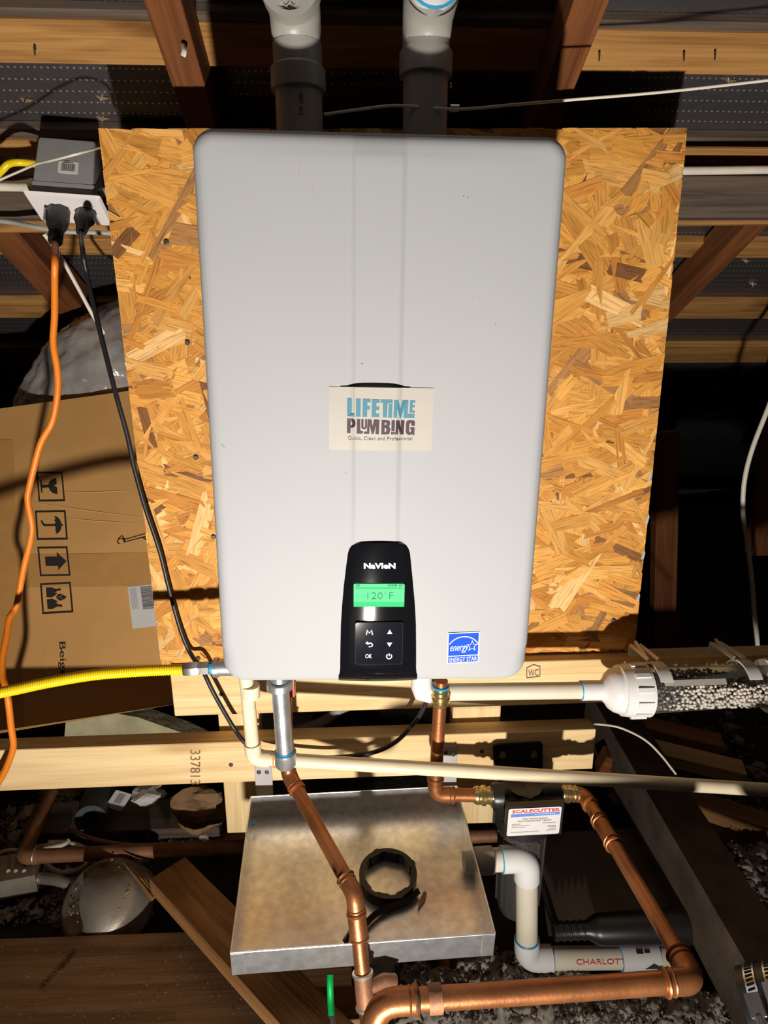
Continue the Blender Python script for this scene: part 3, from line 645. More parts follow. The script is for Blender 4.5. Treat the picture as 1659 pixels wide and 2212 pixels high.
opx = [(119, 560), (118, 600), (118, 680), (115, 740), (124, 800), (124, 850), (113, 910), (87, 960), (65, 1045), (60, 1081), (69, 1135), (65, 1171), (51, 1229), (36, 1307), (21, 1334), (15, 1370), (6, 1418), (5, 1457), (12, 1485), (18, 1515), (24, 1569), (29, 1610), (20, 1643), (3, 1680), (-30, 1730)]
G().sweep(spline([t0]+[P(x, y, .30 if y < 1400 else .14-.0*(y-1400)) if y < 1300 else P(x, y, .30-.12*min(1, (y-1300)/200)) for x, y in opx], 6), .0056, 12).out('cord', K['orange'], oc_)
bk = thing('power_cord', 'black power cord running from the outlet across the strand board under the heater', 'cord', P(535, 1610, .19))
t0 = plug(bk, .74, .0165, (175, 502, 1.12), False)
bpx = [(178, 540, .28), (187, 590, .28), (200, 650, .27), (222, 740, .25), (250, 850, .235), (275, 940, .235), (290, 1010, .235), (315, 1100, .235), (345, 1190, .235), (365, 1270, .236), (390, 1360, .236), (412, 1412, .232), (436, 1445, .20), (458, 1490, .19), (480, 1530, .19), (505, 1572, .19), (530, 1605, .18), (560, 1622, .19), (640, 1632, .195), (720, 1636, .195), (800, 1627, .195), (850, 1606, .18), (888, 1570, .16), (915, 1530, .15), (935, 1470, .14)]
G().sweep(spline([t0]+[P(*q) for q in bpx], 6), .0040, 10).out('cord', K['rubber'], bk)
cable('thin_cable', [P(240, 310, .40), P(218, 318, .30), P(165, 333, .25), P(110, 347, .27), P(80, 354, .30), P(40, 371, .33), P(-20, 397, .35)], .0019, K['cable'], 'thin white wire drooping across the front of the grey outlet box')
cable('yellow_cable', [P(-20, 392, .44), P(6, 366, .43), P(20, 354, .43), P(45, 351, .43), P(90, 356, .45)], .006, K['yellow'], 'flat yellow cable behind the outlet box')
cable('sheathed_cable', [P(-30, 403, .46), P(30, 404, .46), P(90, 405, .44)], .0075, K['cable'], 'thick white cable entering the left side of the outlet box')
cable('sheathed_cable', [P(-30, 474, .48), P(30, 481, .47), P(80, 491, .45), P(140, 500, .45), P(200, 502, .46), P(270, 505, .47)], .0042, K['cablegrey'], 'grey cable crossing just behind the two plugs')
cable('sheathed_cable', [P(95, 505, .50), P(125, 545, .52), P(165, 615, .55), P(200, 680, .58), P(225, 720, .6)], .0040, K['cable'], 'white cable slanting down behind the orange cord to the duct')
cable('sheathed_cable', [P(1400, 370, .46), P(1480, 369, .46), P(1570, 368, .46), P(1720, 366, .46)], .0072, K['cable'], 'thick white cable fixed along the weathered beam at the right edge')
cable('sheathed_cable', [P(1690, 800, .62), P(1659, 882, .62), P(1625, 970, .62), P(1608, 1040, .62), P(1605, 1110, .62), P(1613, 1165, .62), P(1624, 1250, .60), P(1630, 1330, .58), P(1637, 1400, .55), P(1637, 1470, .55)], .0055, K['cable'], 'white cable hanging loose in the dark right of the panel')

# ================================================================== PIPES UNDER THE HEATER
# gas line
gy = .08
gas = thing('gas_line', 'yellow corrugated gas hose with steel fittings left of the heater', 'gas hose', P(200, 1470, gy))
pth = spline([P(400, 1446, gy), P(350, 1447.5, gy), P(300, 1450, gy), P(200, 1458, gy), P(100, 1475, gy), P(40, 1488, gy), P(-30, 1503, gy), P(-120, 1525, gy)], 42)
rr = [.0071+.0014*(.5+.5*math.cos(2*math.pi*i/4)) for i in range(len(pth))]
# even spacing along the hose
tot = [0]
for a, b in zip(pth, pth[1:]): tot.append(tot[-1]+(b-a).length)
NH = int(tot[-1]/.0009); ev = []; j = 0
for i in range(NH):
    s = tot[-1]*i/(NH-1)
    while j < len(tot)-2 and tot[j+1] < s: j += 1
    ev.append(pth[j].lerp(pth[j+1], (s-tot[j])/max(1e-9, tot[j+1]-tot[j])))
G().sweep(ev, [.0073+.0016*(.5+.5*math.cos(2*math.pi*i/4)) for i in range(NH)], 14).out('hose', K['yellow'], gas, 1, fix=False)
def seg_px(x0, x1, y0, y1, prof, nm, m, seg=6):
    a, b = P(x0, y0, gy), P(x1, y1, gy); G().sweep([a.lerp(b, t) for t, r in prof], [r for t, r in prof], seg).out(nm, m, gas, 25)
seg_px(397, 430, 1446, 1444, [(0, .009), (0, .0105), (.15, .0115), (.8, .0115), (1, .0100)], 'flare_nut', K['steel'])
seg_px(430, 456, 1444, 1443, [(0, .0085), (.2, .0085), (.25, .0108), (.85, .0108), (1, .009)], 'adapter', K['steel'])
seg_px(454, 463, 1443, 1442, [(0, .0096), (1, .0096)], 'tape_wrap', K['primer'], 14)
a, b = P(462, 1442, gy), P(500, 1441, gy)
G().sweep([a, a, a.lerp(b, .28), a.lerp(b, .28), b, b+V((.02, 0, .0))], [.011, .0155, .0155, .0135, .0135, .0135], 18).out('elbow', K['galv'], gas)
# steel drip leg
dy = .03
dl = thing('drip_leg', 'galvanised steel drip pipe with end cap hanging under the heater', 'pipe', P(607, 1655, dy))
a, b = P(604, 1470, dy), P(607, 1640, dy); b.x = a.x+.003
G().sweep([a, a+Z*.06], .013, 22).out('nipple', K['galv'], dl)
G().sweep([a-Z*.002, a-Z*.002, a-Z*.012, a-Z*.014], [.0135, .0195, .0195, .014], 22).out('collar', K['galv'], dl)
G().sweep([a, b], .0131, 24).out('pipe', K['galv'], dl)
c = P(608, 1624, dy); c.x = b.x; e = P(608, 1655, dy); e.x = b.x
G().sweep([c, c, c.lerp(e, .25), c.lerp(e, .3), c.lerp(e, .85), e, e], [.0135, .0170, .0170, .0162, .0162, .0135, .006], 22).out('end_cap', K['galv'], dl)
G().ring(c+Z*.001, Z, .0134, .0016).out('tape_wrap', K['primer'], dl)
# tan relief pipe
ry = .062
cv = thing('relief_pipe', 'tan plastic relief pipe dropping then running right in front of the filter', 'pipe', P(545, 1655, ry))
pts = [P(541, 1450, ry), P(548, 1637, ry), P(1120, 1671, .055), P(1720, 1710, .045)]; pts[0].x = pts[1].x-.004; pts.pop(2)
pipe_run(cv, pts, .0108, .016, K['cpvc'], K['cpvc'], hub=1.22, over=.012, bead=False)
G().sweep([P(541, 1480, ry), P(541, 1480, ry), P(542, 1505, ry), P(542, 1505, ry)], [.011, .0142, .0142, .011], 20).out('coupling', K['cpvc'], cv)
for q in ((546, 1611), (592, 1641)): G().ring(P(*q, ry), Z if q[0] < 560 else X, .0115, .0012).out('cement_ring', K['orangeglue'], cv)
# hot copper
hy_ = .11
hot = thing('hot_copper_line', 'copper line running forward over the pan from behind the steel drip pipe', 'copper pipe', PD(795, 2200, .92))
h0, h1 = P(621, 1470, hy_), P(623, 1672, hy_); h0.x = h1.x
h2 = P(766, 1932, -.075); h3 = P(797, 2235, -.150)
pipe_run(hot, [h0, h1, h2, h3], .0112, .022, K['copper'], K['copper'], hub=1.16, over=.02)
dv = (h3-h2).normalized()
for py, L_, nm in ((2002, .034, 'coupling'), (2152, .044, 'tee')):
    t = (P(772+(py-1985)*.1, py, -.09-.0003*(py-1985))-h2).dot(dv); c = h2+dv*t
    g = G().sweep([c-dv*L_/2, c+dv*L_/2], .0135, 20); g.ring(c-dv*L_/2, dv, .0132, .0018); g.ring(c+dv*L_/2, dv, .0132, .0018)
    ob2 = g.out(nm, K['copper'] if nm[0] == 'c' else K['copper_old'], hot)
    if nm == 'tee':
        G().sweep([c, c+V((.028, .01, .004)), c+V((.044, .015, -.004))], .0095, 16).out('branch', K['copper_old'], hot)
        for s in (-1, 1): G().ring(c+dv*s*L_/2, dv, .0128, .0028).out('solder_joint', K['solder'], ob2)
# red handled valve just peeking out under the cover
rv = thing('valve_handle', 'red valve handle peeking out below the heater beside the steel pipe', 'valve', P(628, 1490, .085))
G().box(P(629, 1476, .085), X*.0048, Yv*.004, Z*.022).out('lever', K['red'], rv, 0); G().sweep([P(627, 1500, .1), P(627, 1470, .1)], .009, 14).out('body', K['brass'], rv)
# cold copper to filter, diagonal run and near horizontal run
cold = thing('cold_copper_line', 'copper line dropping beside the strap and turning into the filter', 'copper pipe', P(940, 1716, hy_))
c0_, c1_ = P(950, 1470, hy_), P(939, 1716, hy_); c0_.x = c1_.x+.006
c2_ = P(1066, 1719, hy_)
pipe_run(cold, [c0_, c1_, c2_], .0112, .02, K['copper'], K['copper'], hub=1.16, over=.016)
def union(root, a, b, r=.0135, m='brass', nm='brass_union'):
    a, b = V(a), V(b); d = (b-a).normalized()
    g = G().sweep([a, a.lerp(b, .1), a.lerp(b, .38), a.lerp(b, .42), a.lerp(b, .6), a.lerp(b, .64), b], [r*.95, r*1.05, r*1.05, r*1.2, r*1.2, r, r], 18); g.ring(a.lerp(b, .2), d, r*1.03, .0016); g.ring(a.lerp(b, .85), d, r, .0016)
    return g.out(nm, K[m], root)
q = P(951, 1522, hy_); q2 = P(952, 1484, hy_); union(cold, q, q2, .0138)
G().ring(q2+Z*.001, Z, .0125, .0022).out('tape_wrap', K['primer'], cold)
q = P(1024, 1718, hy_); q2 = P(1064, 1718.5, hy_); union(cold, q, q2, .0140); G().ring(q2, X, .0125, .002).out('tape_wrap', K['primer'], cold)
run = thing('supply_copper_line', 'long copper line from the filter outlet to the foreground and across', 'copper pipe', PZ(1150, 2160, CAM.z-.765))
zl_ = CAM.z-.765
s0, s1 = P(1205, 1712, hy_), P(1262, 1717, hy_); s2 = PZ(1500, 2118, zl_); s3 = PZ(818, 2166, zl_); s4 = PZ(800, 2260, zl_-.05)
pipe_run(run, [s0, s1, s2], .0113, .017, K['copper'], K['copper'], hub=1.17, over=.014)
union(run, P(1206, 1712, hy_), P(1243, 1714, hy_), .0140)
dd = (s2-s1).normalized(); 
for t in (.265,):
    c = s1.lerp(s2, t); g = G().sweep([c-dd*.030, c+dd*.030], .0131, 20)
    for k in (-.030, -.022, .022, .030): g.ring(c+dd*k, dd, .0131, .0021)
    g.out('coupling', K['copper'], run)
pipe_run(run, [s1.lerp(s2, .9), s2, s3, s4], .0130, .030, K['copper'], K['copper'], hub=1.16, over=.024)
dx = (s2-s3).normalized(); c = s3+dx*.047
G().ring(c, dx, .0150, .0012).out('printed_band', K['ink'], run); G().sweep([c+dx*.012, c+dx*.028], .0158, 20).out('knurled_collar', K['copper_old'], run)

# ================================================================== METAL PAN
po = V((-.038, .2, ZO-.700)); pyaw, ptilt = math.radians(2.66), math.radians(5.5)
pe1 = V((math.cos(pyaw), math.sin(pyaw), -.011)).normalized(); pe2 = V((-math.sin(pyaw)*math.cos(ptilt), math.cos(pyaw)*math.cos(ptilt), math.sin(ptilt))); pe3 = pe1.cross(pe2)
pwid, pdep, pht = .388, .292, .046
def pp(u, v, h=0): return po+pe1*(u*pwid/2)-pe2*(pdep*v)+pe3*(h-pht)       # u -1..1, v 0 far .. 1 near, h above the pan floor
pan = thing('drain_pan', 'shallow galvanised drain pan hanging under the heater', 'pan', pp(0, .5, 0))
G().box(pp(0, .5, -.0006), pe1*pwid/2, pe2*pdep/2, pe3*.0006).out('pan_floor', K['pan'], pan, 0)
def wall(a, b, nrm):
    m_ = (pp(*a, pht/2)+pp(*b, pht/2))/2; dv = (pp(*b)-pp(*a))/2
    g = G().box(m_, dv, nrm*.0006, pe3*pht/2); r0, r1 = pp(*a, pht), pp(*b, pht); g.sweep([r0, r1], .0013, 8)
    return g.out('side_wall', K['pan'], pan, 30)
wall((-1, 0), (1, 0), pe2); wall((-1, 1), (1, 1), pe2); wall((-1, 0), (-1, 1), pe1); wall((1, 0), (1, 1), pe1)
for s in (-1, 1):
    for v in (0, 1):
        c = pp(s, v, pht*.5)
        G().box(c+pe1*(-s*.009)+pe2*(.0012 if v == 0 else -.0014)*(-1 if v == 0 else 1), pe1*.009, pe2*.0005, pe3*pht*.47).out('corner_flap', K['pan'], pan, 0)
for u, v in ((-.965, .12), (.30, .98)): G().sweep([pp(u, v, .018), pp(u, v, .0185)+pe3*.001], .004, 10).out('paint_spot', K['primer'], pan)
# filter wrench lying in the pan
wr = thing('filter_wrench', 'black plastic ring wrench lying in the metal pan', 'wrench', pp(.12, .5, 0))
def pf(px, py, h):                            # pan-floor point under a pixel
    r = ray(px, py); o = pp(0, 0, h); t = (o-CAM).dot(pe3)/r.dot(pe3); return CAM+r*t
wc = pf(838, 1893, .012); R_ = .0485; NW = 64; vs, fs = [], []
for i in range(NW):
    a = 2*math.pi*i/NW; d = pe1*math.cos(a)+pe2*math.sin(a); ri = R_-.0095+(.0028 if (i % 8) in (0, 1, 2) else 0); ro = R_+(.0022 if (i % 16) in (3, 4) else 0)
    for rad, h in ((ri, -.011), (ro, -.011), (ro, .009), (ri, .009)): vs.append(wc+d*rad+pe3*h)
fs = [(i*4+k, i*4+(k+1) % 4, ((i+1) % NW)*4+(k+1) % 4, ((i+1) % NW)*4+k) for i in range(NW) for k in range(4)]
G().add(vs, fs).out('ring', K['plastic'], wr, 20)
hs = spline([pf(903, 1925, .010), pf(880, 1945, .010), pf(845, 1957, .010), pf(815, 1972, .010), pf(790, 1995, .010), pf(765, 2028, .010)], 6)
hs2 = spline([pf(775, 1935, .010), pf(782, 1965, .010), pf(775, 1990, .010), pf(760, 2010, .010), pf(745, 2034, .010)], 6)
G().sweep(hs, .0075, 4, ell=(1, .75)).out('handle', K['plastic'], wr, 30); G().sweep(hs2, .006, 4, ell=(1, .8)).out('handle', K['plastic'], wr, 30)
a = pf(912, 1930, .004); G().prism([pf(916, 1925, .003), pf(922, 1930, .003), pf(918, 1945, .003), pf(902, 1967, .003), pf(906, 1945, .003)], pe3*.0015).out('paper_scrap', K['kraft'], None, 0, label='small curved brown scrap beside the ring wrench', cat='scrap')
# pan drain
dr = thing('pan_drain', 'white plastic drain pipe with two elbows from the pan to the right', 'drain pipe', P(1300, 2068, .06))
d0 = pp(1, .5, .022); yd = d0.y
a = P(1005, 1885, d0.y); 
G().sweep([d0-pe1*.016, d0-pe1*.016, d0-pe1*.002], [.010, .0165, .0165], 22).out('inner_nut', K['adapter'], dr)
G().sweep([d0-pe1*.003, d0+pe1*.003], .019, 8).out('lock_nut', K['zinc'], dr)
G().sweep([d0, d0+pe1*.008, d0+pe1*.034, d0+pe1*.034], [.0205, .0225, .0225, .0185], 24).out('adapter', K['adapter'], dr)
e0 = P(1138, 1876, yd); e0 = V((e0.x, d0.y+.004, d0.z-.001)); e1_ = P(1158, 2070, yd); e1_ = V((e0.x+.012, yd, e1_.z)); e2_ = P(1480, 2064, yd-.01)
e2_.z = e1_.z+.002
pipe_run(dr, [d0+pe1*.03, e0, e1_, e2_], .0192, .026, K['pvc_pipe'], K['pvc'], hub=1.17, over=.02, bead=False, ring_mat=K['primer'], seg=26)
q0, q1 = P(1336, 2064, yd), P(1415, 2064, yd); q0, q1 = [e1_.lerp(e2_, (q.x-e1_.x)/(e2_.x-e1_.x)) for q in (q0, q1)]
cpl = G().sweep([q0, q0, q1, q1], [.0195, .0232, .0232, .0195], 26).out('coupling', K['pvc'], dr)
G().ring(q0, X, .0200, .0018).out('primer_ring', K['primer'], cpl)
ch = (q0.x-e1_.x)
def cyl_frame(x0, x1, r, a0, a1):   # wraps a flat print round the drain pipe lying along X
    def fr(u, v, h=0):
        a = math.radians(a0+(a1-a0)*v); x = x0+(x1-x0)*u; c = e1_.lerp(e2_, (x-e1_.x)/(e2_.x-e1_.x)); return V((x, c.y-math.cos(a)*(r+h), c.z+math.sin(a)*(r+h)))
    return fr
text('printing', 'CHARLOTTE', cyl_frame(P(1236, 2068, yd).x, P(1349, 2068, yd).x, .0192, 20, 44), (0, 0, 1, 1), K['redink'], dr, h=.0006)
fill('printing', [[(0, 0), (.5, 0), (.5, 1), (0, 1)], [(.6, .2), (1, .2), (1, .9), (.6, .9)]], cyl_frame(P(1366, 2050, yd).x, P(1394, 2050, yd).x, .0232, 62, 78), K['ink'], cpl, h=.0005)
fill('printing', [[(0, 0), (1, 0), (.45, 1)]], cyl_frame(P(1374, 2090, yd).x, P(1414, 2090, yd).x, .0232, 2, 26), K['ink'], cpl, h=.0005)

# ================================================================== WATER FILTER
fl = thing('water_filter', 'black water filter with white label on a bracket below the rail', 'water filter', P(1118, 1960, .115))
fq = frame_of(P(1066, 1668, .2185), P(1171, 1662, .2185), P(1064, 1606, .2185))
def hole(cx, cy): return [(cx+.045*math.cos(math.radians(a)), cy+.07*math.sin(math.radians(a))) for a in range(35, 146, 22)]+[(cx-.075+0*a, cy-.10-.0*a) for a in (0,)]+[(cx+.07*math.cos(math.radians(a)), cy-.13+.10*math.sin(math.radians(a))) for a in range(190, 351, 26)]+[(cx+.075, cy-.10)]
brk = fill('bracket_plate', [rrect(0, -.5, 1, 1, .08), hole(.19, .70), hole(.83, .66)], fq, K['plastic'], fl, h=.001, th=.004)
for u, v in ((.19, .80), (.83, .76)): screw('screw', fq(u, v, .003), -Yv, .0050, K['zinc'], fl)
for u in (.06, .5, .94): G().box((fq(u, .1, .005)+fq(u, .55, .005))/2, X*.0012, Yv*.003, Z*.020).out('bracket_rib', K['plastic'], fl, 0)
# flat arm coming forward from the bracket
A0, A1 = P(1082, 1668, .214), P(1172, 1664, .214); B0, B1 = P(1096, 1744, .055), P(1197, 1738, .055)
B0.z = B1.z = (B0.z+B1.z)/2; 
G().prism([A0, A1, B1, B0], V((0, 0, -.008))).out('bracket_arm', K['plastic'], fl, 0)
for px, py in ((1116, 1699), (1161, 1698)):
    t = (py-1668)/(1744-1668); y_ = .214+(.055-.214)*t*.8; screw('screw', P(px, py, y_)+Z*.001, (0, -.4, 1), .0052, K['brass'], fl)
hc = P(1132, 1722, hy_); hc.z = P(1066, 1719, hy_).z
G().sweep([hc+Z*.020, hc+Z*.022, hc-Z*.004, hc-Z*.030, hc-Z*.055, hc-Z*.058], [.03, .040, .048, .050, .050, .044], 32).out('head', K['plastic'], fl)
G().sweep([P(1062, 1719, hy_), P(1070, 1719, hy_), hc-X*.03], [.020, .0225, .0225], 22).out('inlet_port', K['plastic'], fl); G().sweep([P(1212, 1712, hy_), P(1204, 1713, hy_), hc+X*.03], [.019, .021, .021], 22).out('outlet_port', K['plastic'], fl)
for k in range(10):
    a = 2*math.pi*k/10; d_ = V((math.cos(a), math.sin(a), 0)); G().box(hc+d_*.050-Z*.042, d_*.003, d_.cross(Z)*.0025, Z*.013).out('head_rib', K['plastic'], fl, 0)
sb = P(1120, 1965, hy_).z
g = G().sweep([hc-Z*.055, hc-Z*.07, V((hc.x, hc.y, sb+.03)), V((hc.x, hc.y, sb+.008)), V((hc.x, hc.y, sb))], [.043, .0415, .039, .033, .015], 32); g.out('sump', K['smoke'], fl)
G().sweep([hc-Z*.06, V((hc.x, hc.y, sb+.02))], .022, 20).out('cartridge', K['dusty'], fl)
for k in range(12):
    a = 2*math.pi*k/12; d_ = V((math.cos(a), math.sin(a), 0)); G().sweep([hc+d_*.0415-Z*.07, V((hc.x, hc.y, sb+.03))+d_*.039], .0022, 6).out('sump_rib', K['smoke'], fl)
ly = .042
lf = frame_of(P(1094, 1806, ly), P(1207, 1800, ly), P(1099, 1747.5, ly))
G().prism([lf(-.03, -.05, -.012), lf(1.05, -.05, -.012), lf(1.05, 1.06, -.012), lf(-.03, 1.06, -.012)], lf(0, 0, .011)-lf(0, 0, 0)).out('label_holder', K['plastic'], fl, 0)
lab = fill('label', [rrect(0, 0, 1, 1, .05)], lf, K['label'], fl, h=0, th=.0006, label='white label with red heading and blue band')
text('lettering', 'SCALECUTTER', lf, (.07, .84, .97, .955), K['redink'], lab, h=.0007, bold=.03)
fill('blue_band', [[(.05, .70), (.97, .72), (.97, .82), (.05, .80)]], lf, K['blue2'], lab, h=.0007)
fill('lettering', [stroke([(.5+.04*k, .77), (.525+.04*k, .79)], .02) for k in range(10)], lf, K['white_ink'], lab, h=.0011)
text('lettering', 'Water Conditioning System', lf, (.27, .58, .76, .635), K['greyink'], lab, h=.0007); text('lettering', 'Natural Scale/Corrosion Treatment', lf, (.19, .51, .83, .565), K['greyink'], lab, h=.0007)
for i, (x0, x1, y) in enumerate(((.08, .25, .42), (.08, .42, .36), (.08, .34, .30), (.66, .93, .42), (.80, .93, .20), (.74, .93, .14), (.07, .62, .12))): fill('fine_print', [[(x0, y), (x1, y), (x1, y+.022), (x0, y+.022)]], lf, K['cablegrey'], lab, h=.0007)
text('lettering', 'SFXSC', lf, (.77, .27, .93, .33), K['greyink'], lab, h=.0007)

# ================================================================== CONDENSATE PIPE AND CANISTER
ky = .125
cn = thing('condensate_pipe', 'cream plastic condensate pipe running right from under the heater to the canister', 'pipe', P(1000, 1495, ky))
k0, k1 = P(910, 1496, ky), P(1268, 1491, ky)
cb_ = G().sweep([k0+Z*.05, k0+Z*.012, k0+Z*.003+X*.002, k0+X*.014, k0+X*.030], [.017, .0175, .018, .0175, .017], 22).out('elbow', K['pvc'], cn)
G().sweep([k0+X*.02, k1], .0143, 24).out('pipe', K['pvc_pipe'], cn)
k2, k3 = P(1255, 1491.5, ky), P(1300, 1491, ky)
cpl = G().sweep([k2, k2, k3, k3], [.0145, .0168, .0168, .0145], 24).out('coupling', K['pvc'], cn)
for q in (k2, k3): G().ring(q, X, .0150, .0015).out('primer_ring', K['primer'], cpl)
canr = thing('neutraliser_canister', 'clear canister full of pale beads with white screw caps', 'canister', P(1500, 1540, ky))
ax0 = P(1306, 1492, ky); axd = (P(1659, 1487, ky)-ax0); axd.z = max(axd.z, .002); axd.normalize()
def cx_(px): return ax0+axd*((P(px, 1490, ky)-ax0).dot(axd))
def capprof(pr, nm, ribs, px0, px1):
    o = G().sweep([cx_(p) for p, r in pr], [r for p, r in pr], 40).out(nm, K['pvc'], canr, 35)
    L_ = (cx_(px1)-cx_(px0))/2
    for k in range(ribs):
        a = 2*math.pi*k/ribs; d_ = V((0, math.cos(a), math.sin(a))); G().box((cx_(px0)+cx_(px1))/2+d_*.0445, L_, d_*.003, d_.cross(X)*.0035).out('grip_rib', K['pvc'], o, 0)
capprof([(1299, .017), (1306, .022), (1312, .030), (1322, .036), (1330, .038), (1336, .038), (1338, .0425), (1350, .0440), (1392, .0455), (1394, .0455), (1394, .041)], 'cap', 12, 1356, 1388)
capprof([(1652, .041), (1652, .0455), (1654, .0455), (1700, .044), (1715, .042), (1717, .038), (1735, .022), (1742, .017)], 'cap', 12, 1660, 1696)
G().sweep([cx_(1390), cx_(1660), cx_(1660), cx_(1390)], [.0405, .0405, .0385, .0385], 40, caps=False).out('clear_tube', K['clear'], canr, 40)
ico = bmesh.new(); bmesh.ops.create_icosphere(ico, subdivisions=1, radius=1); iv = [v.co.copy() for v in ico.verts]; ifs = [tuple(v.index for v in f.verts) for f in ico.faces]; ico.free()
g = G(); rb = random.Random(5); vs, fs = [], []; L_ = (cx_(1652)-cx_(1396)).length; cnt = 0; sp = []
st_ = .0066
for i in range(int(L_/st_)):
    for j in range(12):
        for k in range(12):
            y_, z_ = (j-5.5)*st_, (k-5.5)*st_; t = i*st_+st_*.5*((j+k) % 2)+rb.uniform(-.0026, .0026); y_ += rb.uniform(-.002, .002); z_ += rb.uniform(-.0022, .0022)+st_*.5*(j % 2)
            rad = math.hypot(y_, z_); topz = .017+.004*math.sin(t*25)-.018*max(0, t/L_-.55)*0+rb.uniform(-.003, .003)
            if rad > .0348 or z_ > topz or rad < .018: continue
            c = cx_(1396)+axd*t+V((0, y_, z_)); n0 = len(vs); r_ = rb.uniform(.0030, .0036)
            vs += [c+v*r_ for v in iv]; fs += [tuple(a+n0 for a in f) for f in ifs]
mk('beads', vs, fs, K['beads'], canr, 1, kind='stuff')
# pale grey strip along the tube and two hooks
G().box(cx_(1478)+V((0, -.0300, .0288)), axd*.052, V((0, .0055, .0058))*.6, V((0, -.0003, .0003))).out('frosted_strip', K['adapter'], canr, 0)
for p in (1418, 1603):
    c = cx_(p); br_ = thing('pipe_hook', 'white plastic hook holding the %s of the canister to the rail' % ('left end' if p < 1500 else 'right end'), 'hook', c, 'canister hooks')
    arc = [c+V((0, .0435*math.cos(math.radians(a)), .0435*math.sin(math.radians(a)))) for a in range(30, 136, 7)]
    vs, fs = [], []
    for q in arc:
        d_ = (q-c).normalized()
        for e_, h in ((-1, 0), (1, 0), (1, .0026), (-1, .0026)): vs.append(q+axd*(e_*.0105)+d_*h)
    n = len(arc); fs = [(i*4+k, i*4+(k+1) % 4, (i+1)*4+(k+1) % 4, (i+1)*4+k) for i in range(n-1) for k in range(4)]+[(0, 1, 2, 3), (n*4-4, n*4-3, n*4-2, n*4-1)]
    G().add(vs, fs).out('clip', K['pvc'], br_, 30)
    top = c+V((0, .097, .034)); G().prism([top-axd*.011, top+axd*.009, c+V((0, .097, .012))+axd*.009, c+V((0, .097, .012))-axd*.011], V((0, -.003, 0))).out('back_plate', K['pvc'], br_, 0)
    for s in (-1, 1):
        a, b = top+axd*(.009*s)-Yv*.003, c+V((0, .02, .043))+axd*(.009*s); G().sweep([a, b], .0038, 4).out('web', K['pvc'], br_, 0)
    G().sweep([c+V((0, .095, .040)), c+V((0, .035, .032))], .004, 4).out('arm', K['pvc'], br_, 0)

# ================================================================== LEFT SIDE: duct, carton, junk
# insulated duct
pth = spline([P(95, 1110, 1.06), P(125, 1000, 1.05), P(160, 890, 1.02), P(225, 805, 1.0), P(330, 760, 1.0), P(450, 750, 1.02), P(560, 750, 1.06)], 26)
g = G().sweep(pth, .142, 96)
rb = random.Random(9); ph = [rb.uniform(0, 6.3) for _ in range(40)]; ns = 96
for i in range(len(pth)):
    for k in range(ns):
        a = 2*math.pi*k/ns; v = g.v[i*ns+k]; s = i/len(pth)
        q = V((math.cos(a)*1.5, math.sin(a)*1.5, s*3.2))
        w_ = .9*NZ.noise(q*1.1)+.8*(.5-abs(NZ.noise(q*2.6+V((3, 1, 2)))))+.55*(.5-abs(NZ.noise(V((q.x*3, q.y*3, q.z*9)))))+.35*NZ.noise(q*9)+.42*(.4-abs(NZ.noise(V((q.x*5+q.z*4, q.y*5, q.z*22)))))
        g.v[i*ns+k] = pth[i]+(v-pth[i])*(1+.085*w_-.03)
g.out('insulated_duct', K['duct'], None, 1, fix=False, label='bulging insulated duct wrapped in shiny wrinkled film', cat='duct')
# carton
cb0, cb1, ct0, ct1 = PD(-230, 1616, 1.36), PD(470, 1500, 1.40), PD(-230, 914, 1.60), PD(420, 977, 1.60)
ct1 = ct0+(cb1-cb0)*.98
bxn = (cb1-cb0).cross(ct0-cb0).normalized()
if bxn.y > 0: bxn = -bxn
carton = thing('cardboard_box', 'big brown cardboard carton with handling symbols leaning behind the panel', 'carton', (cb0+cb1)/2)
G().prism([cb0, cb1, ct1, ct0], -bxn*.07).out('carton_body', K['card'], carton, 0)
def CP(px, py, h=0):
    r = ray(px, py); t = (cb0-CAM).dot(bxn)/r.dot(bxn); return CAM+r*t+bxn*h
def CF(bl, br, tl): return frame_of(CP(*bl), CP(*br), CP(*tl))
for (a, b, c_) in (((0, 950), (60, 960), (110, 1575)), ):
    G().prism([CP(-60, 945, .0004), CP(28, 950, .0004), CP(52, 1568, .0004), CP(-60, 1590, .0004)], bxn*.0004).out('tape', K['tape'], carton, 0)
G().prism([CP(30, 1198, .0003), CP(318, 1194, .0003), CP(330, 1266, .0003), CP(38, 1270, .0003)], bxn*.0004).out('tape', K['tape'], carton, 0)
for (x0, y0, x1, y1) in ((120, 1063, 315, 1058), (70, 1085, 316, 1118), (130, 1118, 300, 1130), (100, 1330, 100, 1540)):
    G().sweep([CP(x0, y0), CP((x0+x1)/2, (y0+y1)/2+2), CP(x1, y1)], [.0006, .0014, .0006], 6).out('crease', K['card'], carton)
